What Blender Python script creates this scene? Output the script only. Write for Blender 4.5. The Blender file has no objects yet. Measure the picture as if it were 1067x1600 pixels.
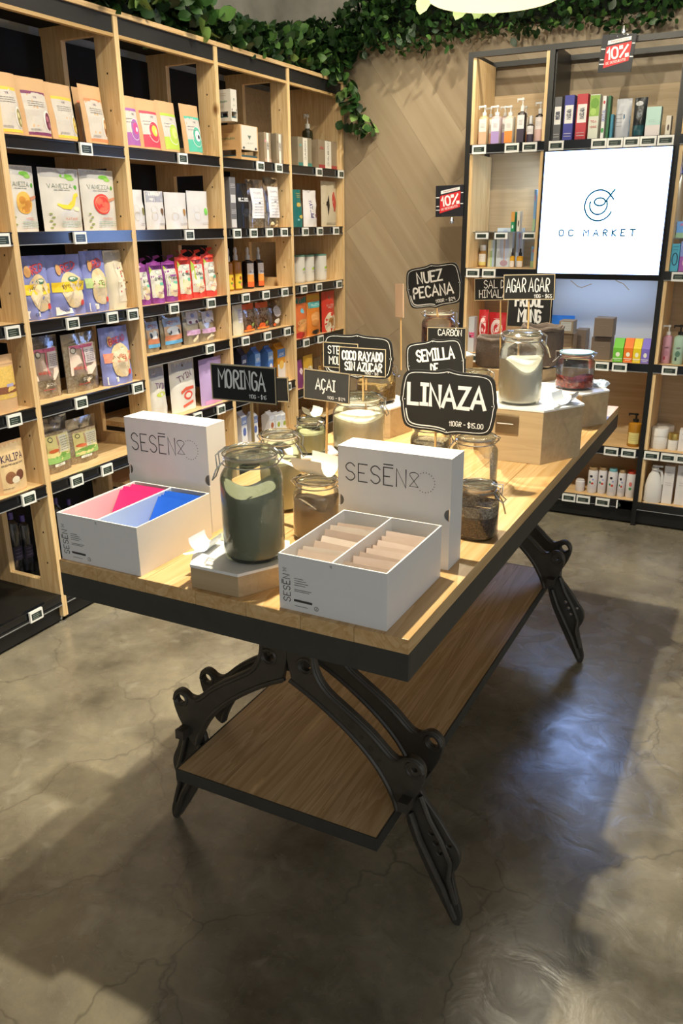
import bpy, bmesh, math, random
from mathutils import Vector, Matrix
from mathutils import noise as mnoise

S = bpy.context.scene
COL = S.collection
R = math.radians
random.seed(7)

# ---------------------------------------------------------------- camera
cam_d = bpy.data.cameras.new('camera')
cam = bpy.data.objects.new('camera', cam_d)
COL.objects.link(cam)
_fw = Vector((-0.4339, 0.8371, -0.3333)).normalized()
_rt = Vector((0.8878, 0.4602, 0.0))
_yaw, _pit, _rol = 0.4782, 0.3398, -0.01
_fw = Vector((-math.sin(_yaw) * math.cos(_pit), math.cos(_yaw) * math.cos(_pit), -math.sin(_pit)))
_r0 = Vector((math.cos(_yaw), math.sin(_yaw), 0))
_u0 = _r0.cross(_fw)
_rt = math.cos(_rol) * _r0 + math.sin(_rol) * _u0
_up = -math.sin(_rol) * _r0 + math.cos(_rol) * _u0
_m = Matrix(((_rt.x, _up.x, -_fw.x, 2.3395), (_rt.y, _up.y, -_fw.y, -0.0005), (_rt.z, _up.z, -_fw.z, 1.5), (0, 0, 0, 1)))
cam.matrix_world = _m
cam_d.sensor_fit = 'VERTICAL'
cam_d.sensor_height = 24.0
cam_d.lens = 1277.83 * 24.0 / 1600.0
cam_d.clip_start = 0.05
S.camera = cam

# ---------------------------------------------------------------- exposure
S.view_settings.view_transform = 'Standard'
S.view_settings.look = 'None'
S.view_settings.exposure = 0.06
S.view_settings.gamma = 1.0
S.view_settings.use_curve_mapping = False

# ---------------------------------------------------------------- world and lights
w = bpy.data.worlds.new('shop_ambient')
S.world = w
w.use_nodes = True
w.node_tree.nodes['Background'].inputs[0].default_value = (0.93, 0.965, 0.95, 1)
w.node_tree.nodes['Background'].inputs[1].default_value = 0.62


def spot(name, loc, target, power, angle=70, blend=0.5, radius=0.03, color=(1.0, 0.83, 0.62)):
    d = bpy.data.lights.new(name, 'SPOT')
    d.energy = power
    d.spot_size = R(angle)
    d.spot_blend = blend
    d.shadow_soft_size = radius
    d.color = color
    o = bpy.data.objects.new(name, d)
    COL.objects.link(o)
    o.location = loc
    o.rotation_euler = (Vector(target) - Vector(loc)).to_track_quat('-Z', 'Y').to_euler()
    return o


def area(name, loc, target, power, sx, sy, color):
    d = bpy.data.lights.new(name, 'AREA')
    d.shape = 'RECTANGLE'
    d.size = sx
    d.size_y = sy
    d.energy = power
    d.color = color
    o = bpy.data.objects.new(name, d)
    COL.objects.link(o)
    o.location = loc
    o.rotation_euler = (Vector(target) - Vector(loc)).to_track_quat('-Z', 'Y').to_euler()
    return o


WARM = (1.0, 0.905, 0.70)
PENDANTS = [(1.40, 2.92, 2.215), (1.45, 1.50, 2.215)]
BULB_W = 136.0
for i, yy in enumerate((1.2, 2.1, 3.0, 3.9)):
    spot('track_spot_shelf', (1.10, yy, 2.92), (-0.05, yy + 0.35, 0.85), 92, 80, 0.9, 0.025, WARM)
for xx, ww in ((0.45, 22), (1.25, 46), (1.95, 46)):
    spot('track_spot_back', (xx, 2.5, 2.62), (xx, 4.5, 1.75), ww, 70, 0.6, 0.025, WARM)
for loc, ww in (((0.60, 2.9, 2.72), 9.0), ((1.7, 3.5, 2.75), 9.0), ((0.4, 3.9, 2.8), 5.0)):  # small point fills added to brighten the ceiling and the garland
    d = bpy.data.lights.new('point_fill', 'POINT')
    d.energy, d.color, d.shadow_soft_size = ww, WARM, 0.06
    o = bpy.data.objects.new('point_fill', d)
    COL.objects.link(o)
    o.location = loc
# the lit screen's housing leaks bluish light into the compartments around it
area('screen_leak_below', (1.555, 4.40, 1.215), (1.555, 4.52, 0.9), 0.66, 0.5, 0.06, (0.64, 0.79, 1.0))
area('screen_leak_left', (1.225, 4.40, 1.70), (0.95, 4.45, 1.5), 1.1, 0.06, 0.2, (0.6, 0.78, 1.0))
area('screen_leak_right', (1.90, 4.30, 1.70), (2.1, 4.40, 1.45), 1.2, 0.06, 0.2, (0.5, 0.7, 1.0))
# bluish area fill added out of view, behind and right of the camera
area('bluish_fill', (5.2, -1.6, 1.9), (0.4, 2.6, 1.0), 15, 3.0, 2.2, (0.68, 0.80, 1.0))

# ---------------------------------------------------------------- materials


def lin(c):
    if isinstance(c, str):
        c = c.lstrip('#')
        c = [int(c[i:i + 2], 16) / 255 for i in (0, 2, 4)]
    return tuple((x / 12.92 if x <= 0.04045 else ((x + 0.055) / 1.055) ** 2.4) for x in c)


_mats = {}


def _new(name):
    m = bpy.data.materials.new(name)
    m.use_nodes = True
    nt = m.node_tree
    return m, nt, nt.nodes['Principled BSDF']


def mat(col, rough=0.55, var=0.10, scale=30, bump=0.0, metal=0.0, spec=0.5, name=None, emit=0.0):
    """plain coloured stuff with a faint procedural mottling"""
    key = (col, rough, var, scale, bump, metal, spec, emit)
    if key in _mats:
        return _mats[key]
    m, nt, b = _new(name or 'surface_' + str(col).strip('#'))
    N, L = nt.nodes, nt.links
    c = lin(col)
    tc = N.new('ShaderNodeTexCoord')
    nz = N.new('ShaderNodeTexNoise')
    nz.inputs['Scale'].default_value = scale
    nz.inputs['Detail'].default_value = 3
    L.new(tc.outputs['Object'], nz.inputs['Vector'])
    mx = N.new('ShaderNodeMix')
    mx.data_type = 'RGBA'
    mx.inputs[6].default_value = (*[x * (1 - var) for x in c], 1)
    mx.inputs[7].default_value = (*[min(1, x * (1 + var)) for x in c], 1)
    L.new(nz.outputs[0], mx.inputs[0])
    L.new(mx.outputs[2], b.inputs['Base Color'])
    b.inputs['Roughness'].default_value = rough
    b.inputs['Metallic'].default_value = metal
    b.inputs['Specular IOR Level'].default_value = spec
    if bump:
        bp = N.new('ShaderNodeBump')
        bp.inputs['Strength'].default_value = bump
        bp.inputs['Distance'].default_value = 0.004
        L.new(nz.outputs[0], bp.inputs['Height'])
        L.new(bp.outputs[0], b.inputs['Normal'])
    if emit:
        b.inputs['Emission Color'].default_value = (*c, 1)
        b.inputs['Emission Strength'].default_value = emit
    _mats[key] = m
    return m


def wood(name, light, dark, axis='Z', scale=1.0, rough=0.5, knots=0.0, contrast=1.0, rand=0.06, turn=0.0):
    key = ('wood', name)
    if key in _mats:
        return _mats[key]
    m, nt, b = _new(name)
    N, L = nt.nodes, nt.links
    tc = N.new('ShaderNodeTexCoord')
    oi = N.new('ShaderNodeObjectInfo')
    off = N.new('ShaderNodeVectorMath')
    off.operation = 'SCALE'
    off.inputs[0].default_value = (3.1, 5.3, 2.7)
    L.new(oi.outputs['Random'], off.inputs['Scale'])
    add = N.new('ShaderNodeVectorMath')
    L.new(tc.outputs['Object'], add.inputs[0])
    L.new(off.outputs[0], add.inputs[1])
    mp = N.new('ShaderNodeMapping')
    st = {'X': (0.6, 12, 12), 'Y': (12, 0.6, 12), 'Z': (12, 12, 0.6)}[axis]
    mp.inputs['Scale'].default_value = [s * scale for s in st]
    if turn:
        tn = N.new('ShaderNodeMapping')
        tn.inputs['Rotation'].default_value = (0, R(turn), 0)
        L.new(add.outputs[0], tn.inputs['Vector'])
        L.new(tn.outputs[0], mp.inputs['Vector'])
    else:
        L.new(add.outputs[0], mp.inputs['Vector'])
    n1 = N.new('ShaderNodeTexNoise')
    n1.inputs['Scale'].default_value = 1.0
    n1.inputs['Detail'].default_value = 4
    n1.inputs['Distortion'].default_value = 1.2
    L.new(mp.outputs[0], n1.inputs['Vector'])
    ml = N.new('ShaderNodeMath')
    ml.operation = 'MULTIPLY'
    ml.inputs[1].default_value = 11.0
    L.new(n1.outputs[0], ml.inputs[0])
    fr = N.new('ShaderNodeMath')
    fr.operation = 'FRACT'
    L.new(ml.outputs[0], fr.inputs[0])
    n2 = N.new('ShaderNodeTexNoise')
    n2.inputs['Scale'].default_value = 9.0
    n2.inputs['Detail'].default_value = 5
    L.new(mp.outputs[0], n2.inputs['Vector'])
    mm = N.new('ShaderNodeMath')
    mm.operation = 'MULTIPLY_ADD'
    mm.inputs[1].default_value = 0.45 * contrast
    L.new(fr.outputs[0], mm.inputs[0])
    L.new(n2.outputs[0], mm.inputs[2])
    cr = N.new('ShaderNodeValToRGB')
    cr.color_ramp.elements[0].position = 0.30
    cr.color_ramp.elements[1].position = 1.0
    cr.color_ramp.elements[0].color = (*lin(light), 1)
    cr.color_ramp.elements[1].color = (*lin(dark), 1)
    L.new(mm.outputs[0], cr.inputs[0])
    last = cr.outputs[0]
    # each board its own tone
    hs = N.new('ShaderNodeHueSaturation')
    mr = N.new('ShaderNodeMapRange')
    mr.inputs[3].default_value = 1 - rand
    mr.inputs[4].default_value = 1 + rand
    L.new(oi.outputs['Random'], mr.inputs[0])
    L.new(mr.outputs[0], hs.inputs['Value'])
    L.new(last, hs.inputs['Color'])
    last = hs.outputs[0]
    if knots:
        vr = N.new('ShaderNodeTexVoronoi')
        vr.inputs['Scale'].default_value = knots
        mk = N.new('ShaderNodeMapping')
        sc = {'X': (0.6, 1, 1), 'Y': (1, 0.6, 1), 'Z': (1, 1, 0.6)}[axis]
        mk.inputs['Scale'].default_value = sc
        L.new(add.outputs[0], mk.inputs['Vector'])
        L.new(mk.outputs[0], vr.inputs['Vector'])
        kr = N.new('ShaderNodeValToRGB')
        kr.color_ramp.elements[0].position = 0.03
        kr.color_ramp.elements[1].position = 0.11
        kr.color_ramp.elements[0].color = (1, 1, 1, 1)
        kr.color_ramp.elements[1].color = (0, 0, 0, 1)
        L.new(vr.outputs['Distance'], kr.inputs[0])
        mk2 = N.new('ShaderNodeMix')
        mk2.data_type = 'RGBA'
        L.new(kr.outputs[0], mk2.inputs[0])
        L.new(last, mk2.inputs[6])
        mk2.inputs[7].default_value = (*lin('#7a5327'), 1)
        last = mk2.outputs[2]
    L.new(last, b.inputs['Base Color'])
    b.inputs['Roughness'].default_value = rough
    bp = N.new('ShaderNodeBump')
    bp.inputs['Strength'].default_value = 0.12
    bp.inputs['Distance'].default_value = 0.002
    L.new(n2.outputs[0], bp.inputs['Height'])
    L.new(bp.outputs[0], b.inputs['Normal'])
    _mats[key] = m
    return m


def glass(name='jar_glass', tint=(0.965, 0.975, 0.965), edge=(0.85, 0.89, 0.86), gloss=0.9, rough=0.03, base=0.03):
    key = ('glass', name)
    if key in _mats:
        return _mats[key]
    m = bpy.data.materials.new(name)
    m.use_nodes = True
    nt = m.node_tree
    N, L = nt.nodes, nt.links
    for n in list(N):
        N.remove(n)
    out = N.new('ShaderNodeOutputMaterial')
    tr = N.new('ShaderNodeBsdfTransparent')
    gl = N.new('ShaderNodeBsdfGlossy')
    gl.inputs['Roughness'].default_value = rough
    gl.inputs['Color'].default_value = (1, 1, 1, 1)
    lw = N.new('ShaderNodeLayerWeight')
    lw.inputs['Blend'].default_value = 0.35
    mc = N.new('ShaderNodeMix')
    mc.data_type = 'RGBA'
    mc.inputs[6].default_value = (*tint, 1)
    mc.inputs[7].default_value = (*edge, 1)
    L.new(lw.outputs['Facing'], mc.inputs[0])
    L.new(mc.outputs[2], tr.inputs['Color'])
    fr = N.new('ShaderNodeFresnel')
    fr.inputs['IOR'].default_value = 1.45
    mr = N.new('ShaderNodeMath')
    mr.operation = 'MULTIPLY_ADD'
    mr.inputs[1].default_value = gloss
    mr.inputs[2].default_value = base
    L.new(fr.outputs[0], mr.inputs[0])
    nz = N.new('ShaderNodeTexNoise')
    nz.inputs['Scale'].default_value = 18
    bp = N.new('ShaderNodeBump')
    bp.inputs['Strength'].default_value = 0.08
    bp.inputs['Distance'].default_value = 0.01
    L.new(nz.outputs[0], bp.inputs['Height'])
    L.new(bp.outputs[0], gl.inputs['Normal'])
    mx = N.new('ShaderNodeMixShader')
    L.new(mr.outputs[0], mx.inputs[0])
    L.new(tr.outputs[0], mx.inputs[1])
    L.new(gl.outputs[0], mx.inputs[2])
    L.new(mx.outputs[0], out.inputs[0])
    _mats[key] = m
    return m


def grains(name, c1, c2, scale=160, bump=0.7, rough=0.8):
    """loose seeds, flakes or powder seen through glass"""
    key = ('grains', name)
    if key in _mats:
        return _mats[key]
    m, nt, b = _new(name)
    N, L = nt.nodes, nt.links
    tc = N.new('ShaderNodeTexCoord')
    v = N.new('ShaderNodeTexVoronoi')
    v.inputs['Scale'].default_value = scale
    L.new(tc.outputs['Object'], v.inputs['Vector'])
    cr = N.new('ShaderNodeValToRGB')
    cr.color_ramp.elements[0].color = (*lin(c1), 1)
    cr.color_ramp.elements[1].color = (*lin(c2), 1)
    cr.color_ramp.elements[0].position = 0.1
    cr.color_ramp.elements[1].position = 0.8
    L.new(v.outputs['Color'], cr.inputs[0])
    L.new(cr.outputs[0], b.inputs['Base Color'])
    b.inputs['Roughness'].default_value = rough
    bp = N.new('ShaderNodeBump')
    bp.inputs['Strength'].default_value = bump
    bp.inputs['Distance'].default_value = 0.003
    bp.invert = True
    L.new(v.outputs['Distance'], bp.inputs['Height'])
    L.new(bp.outputs[0], b.inputs['Normal'])
    _mats[key] = m
    return m


def concrete():
    m, nt, b = _new('polished_concrete')
    N, L = nt.nodes, nt.links
    tc = N.new('ShaderNodeTexCoord')
    n1 = N.new('ShaderNodeTexNoise')
    n1.inputs['Scale'].default_value = 1.7
    n1.inputs['Detail'].default_value = 14
    n1.inputs['Roughness'].default_value = 0.72
    n1.inputs['Distortion'].default_value = 0.15
    L.new(tc.outputs['Object'], n1.inputs['Vector'])
    cr = N.new('ShaderNodeValToRGB')
    e = cr.color_ramp.elements
    e[0].position, e[1].position = 0.36, 0.66
    e[0].color = (*lin('#5f594c'), 1)
    e[1].color = (*lin('#a0977f'), 1)
    k = e.new(0.52)
    k.color = (*lin('#877f6e'), 1)
    L.new(n1.outputs[0], cr.inputs[0])
    # trowel marks, fine light scuffs
    n2 = N.new('ShaderNodeTexNoise')
    n2.inputs['Scale'].default_value = 10.0
    n2.inputs['Detail'].default_value = 8
    n2.inputs['Distortion'].default_value = 0.9
    L.new(tc.outputs['Object'], n2.inputs['Vector'])
    r2 = N.new('ShaderNodeValToRGB')
    r2.color_ramp.elements[0].position = 0.60
    r2.color_ramp.elements[1].position = 0.68
    L.new(n2.outputs[0], r2.inputs[0])
    mx = N.new('ShaderNodeMix')
    mx.data_type = 'RGBA'
    mf = N.new('ShaderNodeMath')
    mf.operation = 'MULTIPLY'
    mf.inputs[1].default_value = 0.25
    L.new(r2.outputs[0], mf.inputs[0])
    L.new(mf.outputs[0], mx.inputs[0])
    L.new(cr.outputs[0], mx.inputs[6])
    mx.inputs[7].default_value = (*lin('#bab4a2'), 1)
    # hairline cracks
    nd = N.new('ShaderNodeTexNoise')
    nd.inputs['Scale'].default_value = 2.2
    nd.inputs['Detail'].default_value = 5
    L.new(tc.outputs['Object'], nd.inputs['Vector'])
    va = N.new('ShaderNodeVectorMath')
    va.operation = 'SCALE'
    va.inputs['Scale'].default_value = 0.55
    L.new(nd.outputs['Color'], va.inputs[0])
    vb = N.new('ShaderNodeVectorMath')
    L.new(tc.outputs['Object'], vb.inputs[0])
    L.new(va.outputs[0], vb.inputs[1])
    vo = N.new('ShaderNodeTexVoronoi')
    vo.feature = 'DISTANCE_TO_EDGE'
    vo.inputs['Scale'].default_value = 1.9
    L.new(vb.outputs[0], vo.inputs['Vector'])
    r3 = N.new('ShaderNodeValToRGB')
    r3.color_ramp.elements[0].position = 0.0
    r3.color_ramp.elements[1].position = 0.010
    r3.color_ramp.elements[0].color = (1, 1, 1, 1)
    r3.color_ramp.elements[1].color = (0, 0, 0, 1)
    L.new(vo.outputs['Distance'], r3.inputs[0])
    n4 = N.new('ShaderNodeTexNoise')
    n4.inputs['Scale'].default_value = 1.7
    L.new(tc.outputs['Object'], n4.inputs['Vector'])
    r4 = N.new('ShaderNodeValToRGB')
    r4.color_ramp.elements[0].position = 0.40
    r4.color_ramp.elements[1].position = 0.52
    L.new(n4.outputs[0], r4.inputs[0])
    mk = N.new('ShaderNodeMath')
    mk.operation = 'MULTIPLY'
    L.new(r3.outputs[0], mk.inputs[0])
    L.new(r4.outputs[0], mk.inputs[1])
    mk2 = N.new('ShaderNodeMath')
    mk2.operation = 'MULTIPLY'
    mk2.inputs[1].default_value = 0.5
    L.new(mk.outputs[0], mk2.inputs[0])
    m2 = N.new('ShaderNodeMix')
    m2.data_type = 'RGBA'
    L.new(mk2.outputs[0], m2.inputs[0])
    L.new(mx.outputs[2], m2.inputs[6])
    m2.inputs[7].default_value = (*lin('#4b463d'), 1)
    L.new(m2.outputs[2], b.inputs['Base Color'])
    rr = N.new('ShaderNodeMapRange')
    rr.inputs[1].default_value = 0.35
    rr.inputs[2].default_value = 0.7
    rr.inputs[3].default_value = 0.17
    rr.inputs[4].default_value = 0.36
    L.new(n2.outputs[0], rr.inputs[0])
    b.inputs['Specular IOR Level'].default_value = 0.8
    b.inputs['Coat Weight'].default_value = 0.5
    b.inputs['Coat Roughness'].default_value = 0.24
    L.new(rr.outputs[0], b.inputs['Roughness'])
    bp = N.new('ShaderNodeBump')
    bp.inputs['Strength'].default_value = 0.22
    bp.inputs['Distance'].default_value = 0.01
    L.new(n2.outputs[0], bp.inputs['Height'])
    L.new(bp.outputs[0], b.inputs['Normal'])
    return m


PINE = wood('pine_upright', '#efd4a4', '#d6b17c', 'Z', 1.0, 0.5, 5.5)
PINE_Y = wood('pine_shelf', '#ebcea0', '#cfa973', 'Y', 1.0, 0.5, 0)
PINE_X = wood('pine_shelf_across', '#ebcea0', '#cfa973', 'X', 1.0, 0.5, 0)
PLY = wood('plywood_panel', '#b3936a', '#967448', 'Z', 0.6, 0.5, 0, 0.6, 0.05)
PLYB = wood('plywood_back', '#cdb795', '#b69d7a', 'X', 0.5, 0.55, 0, 0.6)
OAK = wood('oak_tabletop', '#dfbe8c', '#c59a60', 'Y', 0.75, 0.38, 0, 1.0, 0.05)
OAKD = wood('oak_lower_shelf', '#d8bb90', '#b19265', 'Y', 0.75, 0.42, 0, 1.1, 0.05)
RISER = wood('riser_plywood', '#c2aa84', '#ad9470', 'X', 0.5, 0.55, 0, 0.5)
BLACK = mat('#141414', 0.42, 0.15, 60)
RAIL = mat('#15171b', 0.16, 0.1, 40, spec=0.7)
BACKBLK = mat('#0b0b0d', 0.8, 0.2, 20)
STEEL = mat('#3d3c37', 0.5, 0.25, 25, 0.2, metal=0.2)
IRON = mat('#4a453d', 0.42, 0.35, 22, 0.35, metal=0.35)
CHROME = mat('#c9c9c9', 0.2, 0.05, 20, metal=1.0)
WHITE = mat('#f2f0ec', 0.5, 0.02)
CARD = mat('#edebe8', 0.55, 0.02)
CHALKBOARD = mat('#1b1b1a', 0.75, 0.25, 12)
CHALK = mat('#f7f7f2', 0.9, 0.15, 90)
DOWEL = wood('dowel_wood', '#e2bf86', '#c89f62', 'Z', 3.0)
GLASS = glass()
LIDGLASS = glass('lid_glass', (0.95, 0.975, 0.96), (0.76, 0.84, 0.80), 1.0, 0.05, 0.08)
FILM = glass('clear_film', (0.97, 0.97, 0.975), (0.90, 0.91, 0.93), 0.9, 0.14, 0.09)
ACRYL = glass('acrylic', (0.95, 0.97, 0.99), (0.75, 0.83, 0.9), 1.0, 0.02, 0.05)

# ---------------------------------------------------------------- mesh building


class MB:
    def __init__(s):
        s.v, s.f, s.mi, s.mats = [], [], [], []
        s.cur = 0
        s.sm = []
        s.smooth = False

    def use(s, m, smooth=None):
        if m not in s.mats:
            s.mats.append(m)
        s.cur = s.mats.index(m)
        if smooth is not None:
            s.smooth = smooth
        return s

    def face(s, idx):
        s.f.append(tuple(idx))
        s.mi.append(s.cur)
        s.sm.append(s.smooth)

    def poly(s, pts):
        n = len(s.v)
        s.v += [tuple(p) for p in pts]
        s.face(range(n, n + len(pts)))

    def box(s, a, b, M=None, taper=None):
        x0, y0, z0 = a
        x1, y1, z1 = b
        P = [(x0, y0, z0), (x1, y0, z0), (x1, y1, z0), (x0, y1, z0), (x0, y0, z1), (x1, y0, z1), (x1, y1, z1), (x0, y1, z1)]
        if M is not None:
            P = [tuple(M @ Vector(p)) for p in P]
        n = len(s.v)
        s.v += P
        for q in ((0, 3, 2, 1), (4, 5, 6, 7), (0, 1, 5, 4), (1, 2, 6, 5), (2, 3, 7, 6), (3, 0, 4, 7)):
            s.face([n + i for i in q])
        return s

    def prism(s, pts, a, b, axis='z', M=None):
        """polygon extruded between a and b along an axis"""
        def P(p, t):
            q = {'z': (p[0], p[1], t), 'y': (p[0], t, p[1]), 'x': (t, p[0], p[1])}[axis]
            return tuple(M @ Vector(q)) if M is not None else q
        n = len(s.v)
        k = len(pts)
        s.v += [P(p, a) for p in pts] + [P(p, b) for p in pts]
        s.face([n + i for i in reversed(range(k))])
        s.face([n + k + i for i in range(k)])
        for i in range(k):
            j = (i + 1) % k
            s.face([n + i, n + j, n + k + j, n + k + i])
        return s

    def lathe(s, prof, seg=24, cx=0, cy=0, sq=2.0, cap=True, M=None):
        """profile of (radius, z); sq>2 squares the section"""
        n = len(s.v)
        for r, z in prof:
            for i in range(seg):
                a = 2 * math.pi * (i + 0.5) / seg
                c, d = math.cos(a), math.sin(a)
                q = r if sq == 2.0 else r / ((abs(c) ** sq + abs(d) ** sq) ** (1 / sq))
                p = (cx + q * c, cy + q * d, z)
                s.v.append(tuple(M @ Vector(p)) if M is not None else p)
        for k in range(len(prof) - 1):
            for i in range(seg):
                j = (i + 1) % seg
                s.face([n + k * seg + i, n + k * seg + j, n + (k + 1) * seg + j, n + (k + 1) * seg + i])
        if cap:
            s.face([n + i for i in reversed(range(seg))])
            m = n + (len(prof) - 1) * seg
            s.face([m + i for i in range(seg)])
        return s

    def tube(s, pts, r, seg=8, closed=False):
        pts = [Vector(p) for p in pts]
        n = len(s.v)
        k = len(pts)
        up = None
        for i, p in enumerate(pts):
            if closed:
                t = pts[(i + 1) % k] - pts[i - 1]
            else:
                t = pts[min(i + 1, k - 1)] - pts[max(i - 1, 0)]
            t.normalize()
            if up is None:
                up = t.orthogonal().normalized()
            up = (up - t * up.dot(t)).normalized()
            sd = t.cross(up)
            for j in range(seg):
                a = 2 * math.pi * j / seg
                s.v.append(tuple(p + (up * math.cos(a) + sd * math.sin(a)) * r))
        for i in range(k if closed else k - 1):
            for j in range(seg):
                a, b = i, (i + 1) % k
                s.face([n + a * seg + j, n + a * seg + (j + 1) % seg, n + b * seg + (j + 1) % seg, n + b * seg + j])
        if not closed:
            s.face([n + j for j in reversed(range(seg))])
            s.face([n + (k - 1) * seg + j for j in range(seg)])
        return s

    def grid(s, fn, nu, nv, u0=0, u1=1, v0=0, v1=1):
        n = len(s.v)
        for j in range(nv + 1):
            for i in range(nu + 1):
                s.v.append(tuple(fn(u0 + (u1 - u0) * i / nu, v0 + (v1 - v0) * j / nv)))
        for j in range(nv):
            for i in range(nu):
                a = n + j * (nu + 1) + i
                s.face([a, a + 1, a + nu + 2, a + nu + 1])
        return s

    def build(s, name, parent=None, loc=None, rot=None, bevel=0):
        me = bpy.data.meshes.new(name)
        me.from_pydata(s.v, [], s.f)
        for m in s.mats:
            me.materials.append(m)
        me.polygons.foreach_set('material_index', s.mi)
        me.polygons.foreach_set('use_smooth', s.sm)
        if any(s.sm):
            me.set_sharp_from_angle(angle=R(42))
        me.update()
        o = bpy.data.objects.new(name, me)
        COL.objects.link(o)
        if parent is not None:
            o.parent = parent
        if loc is not None:
            o.location = loc
        if rot is not None:
            o.rotation_euler = rot
        if bevel:
            md = o.modifiers.new('edge', 'BEVEL')
            md.width = bevel
            md.segments = 2
            md.limit_method = 'ANGLE'
        return o


def thing(name, label, cat, loc=(0, 0, 0), rz=0.0, group=None, rx=0.0):
    o = bpy.data.objects.new(name, None)
    o.empty_display_size = 0.05
    COL.objects.link(o)
    o.location = loc
    o.rotation_euler = (rx, 0, rz)
    o['label'] = label
    o['category'] = cat
    if group:
        o['group'] = group
    return o


ORD = ['first', 'second', 'third', 'fourth', 'fifth', 'sixth', 'seventh', 'eighth', 'ninth', 'tenth', 'eleventh', 'twelfth']


def struct(o):
    o['kind'] = 'structure'
    return o


def copy_tree(o, parent=None):
    c = o.copy()
    COL.objects.link(c)
    if parent is not None:
        c.parent = parent
    for ch in [x for x in ALL_CHILDREN(o)]:
        copy_tree(ch, c)
    return c


def ALL_CHILDREN(o):
    return [x for x in bpy.data.objects if x.parent is o]


# ---------------------------------------------------------------- stroke lettering
FONT = {
    'A': '00 26 40|12 32', 'B': '00 06 26 35 34 23 03|23 32 31 20 00', 'C': '35 26 16 05 01 10 20 31', 'D': '00 06 16 34 32 10 00',
    'E': '36 06 00 30|03 23', 'F': '36 06 00|03 23', 'G': '35 26 16 05 01 10 20 31 33 23', 'H': '00 06|30 36|03 33', 'I': '10 16|00 20|06 26',
    'i': '00 06', 'J': '06 36 31 20 10 01', 'K': '00 06|36 03 30', 'L': '06 00 30', 'M': '00 06 23 46 40', 'N': '00 06 30 36',
    'O': '16 05 01 10 20 31 35 26 16', 'P': '00 06 26 35 34 23 03', 'Q': '16 05 01 10 20 31 35 26 16|12 30', 'R': '00 06 26 35 34 23 03|13 30',
    'S': '35 26 16 05 04 13 23 32 31 20 10 01', 'T': '06 46|26 20', 'U': '06 01 10 20 31 36', 'V': '06 20 46', 'W': '06 10 23 36 46', 'X': '00 36|06 30',
    'Y': '06 23 46|23 20', 'Z': '06 36 00 30', '0': '16 05 01 10 20 31 35 26 16', '1': '04 16 10', '2': '05 16 26 35 00 30', '3': '06 36 13 23 32 31 20 10 01',
    '4': '30 36 02 42', '5': '36 06 03 23 32 31 20 00', '6': '36 16 04 01 10 20 31 32 23 03', '7': '06 36 10', '8': '16 05 04 33 31 20 10 01 03 34 35 26 16',
    '9': '30 35 26 16 05 04 13 33', '%': '00 46|06 16 15 05 06|30 40 41 31 30', '$': '35 26 16 05 04 13 23 32 31 20 10 01|17 1a', '-': '03 23', '.': '00 10',
    'g': '33 13 02 01 10 30|34 3b 0b', 'r': '00 03 23', '&': '30 05 16 25 01 10 32',
}
ACC = {'Ē': ('E', '07 37'), 'Ç': ('C', '20 2a 1b'), 'Ú': ('U', '17 28'), 'Ó': ('O', '17 28')}
ROUND = set('BCDGJOPQRSU0235689')


def _pt(t):
    f = lambda c: -1 if c == 'a' else (-2 if c == 'b' else int(c))
    return (f(t[0]), f(t[1]))


def strokes(text, track=1.3, smooth=True):
    out, x = [], 0.0
    for ch in text:
        if ch == ' ':
            x += 2.4
            continue
        base, extra = (ACC[ch] if ch in ACC else (ch, None))
        g = FONT.get(base)
        if g is None:
            continue
        wd = 0
        for st in g.split('|'):
            p = [_pt(t) for t in st.split()]
            wd = max(wd, max(q[0] for q in p))
            if smooth and base in ROUND and len(p) > 4:
                for _ in range(2):
                    q = [p[0]]
                    for a, b in zip(p[:-1], p[1:]):
                        q += [(a[0] * .75 + b[0] * .25, a[1] * .75 + b[1] * .25), (a[0] * .25 + b[0] * .75, a[1] * .25 + b[1] * .75)]
                    q.append(p[-1])
                    p = q
            out.append([(x + a, b) for a, b in p])
        if extra:
            out.append([(x + _pt(t)[0], _pt(t)[1]) for t in extra.split()])
        x += wd + track
    return out, x - track


_layer = [0]


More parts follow.
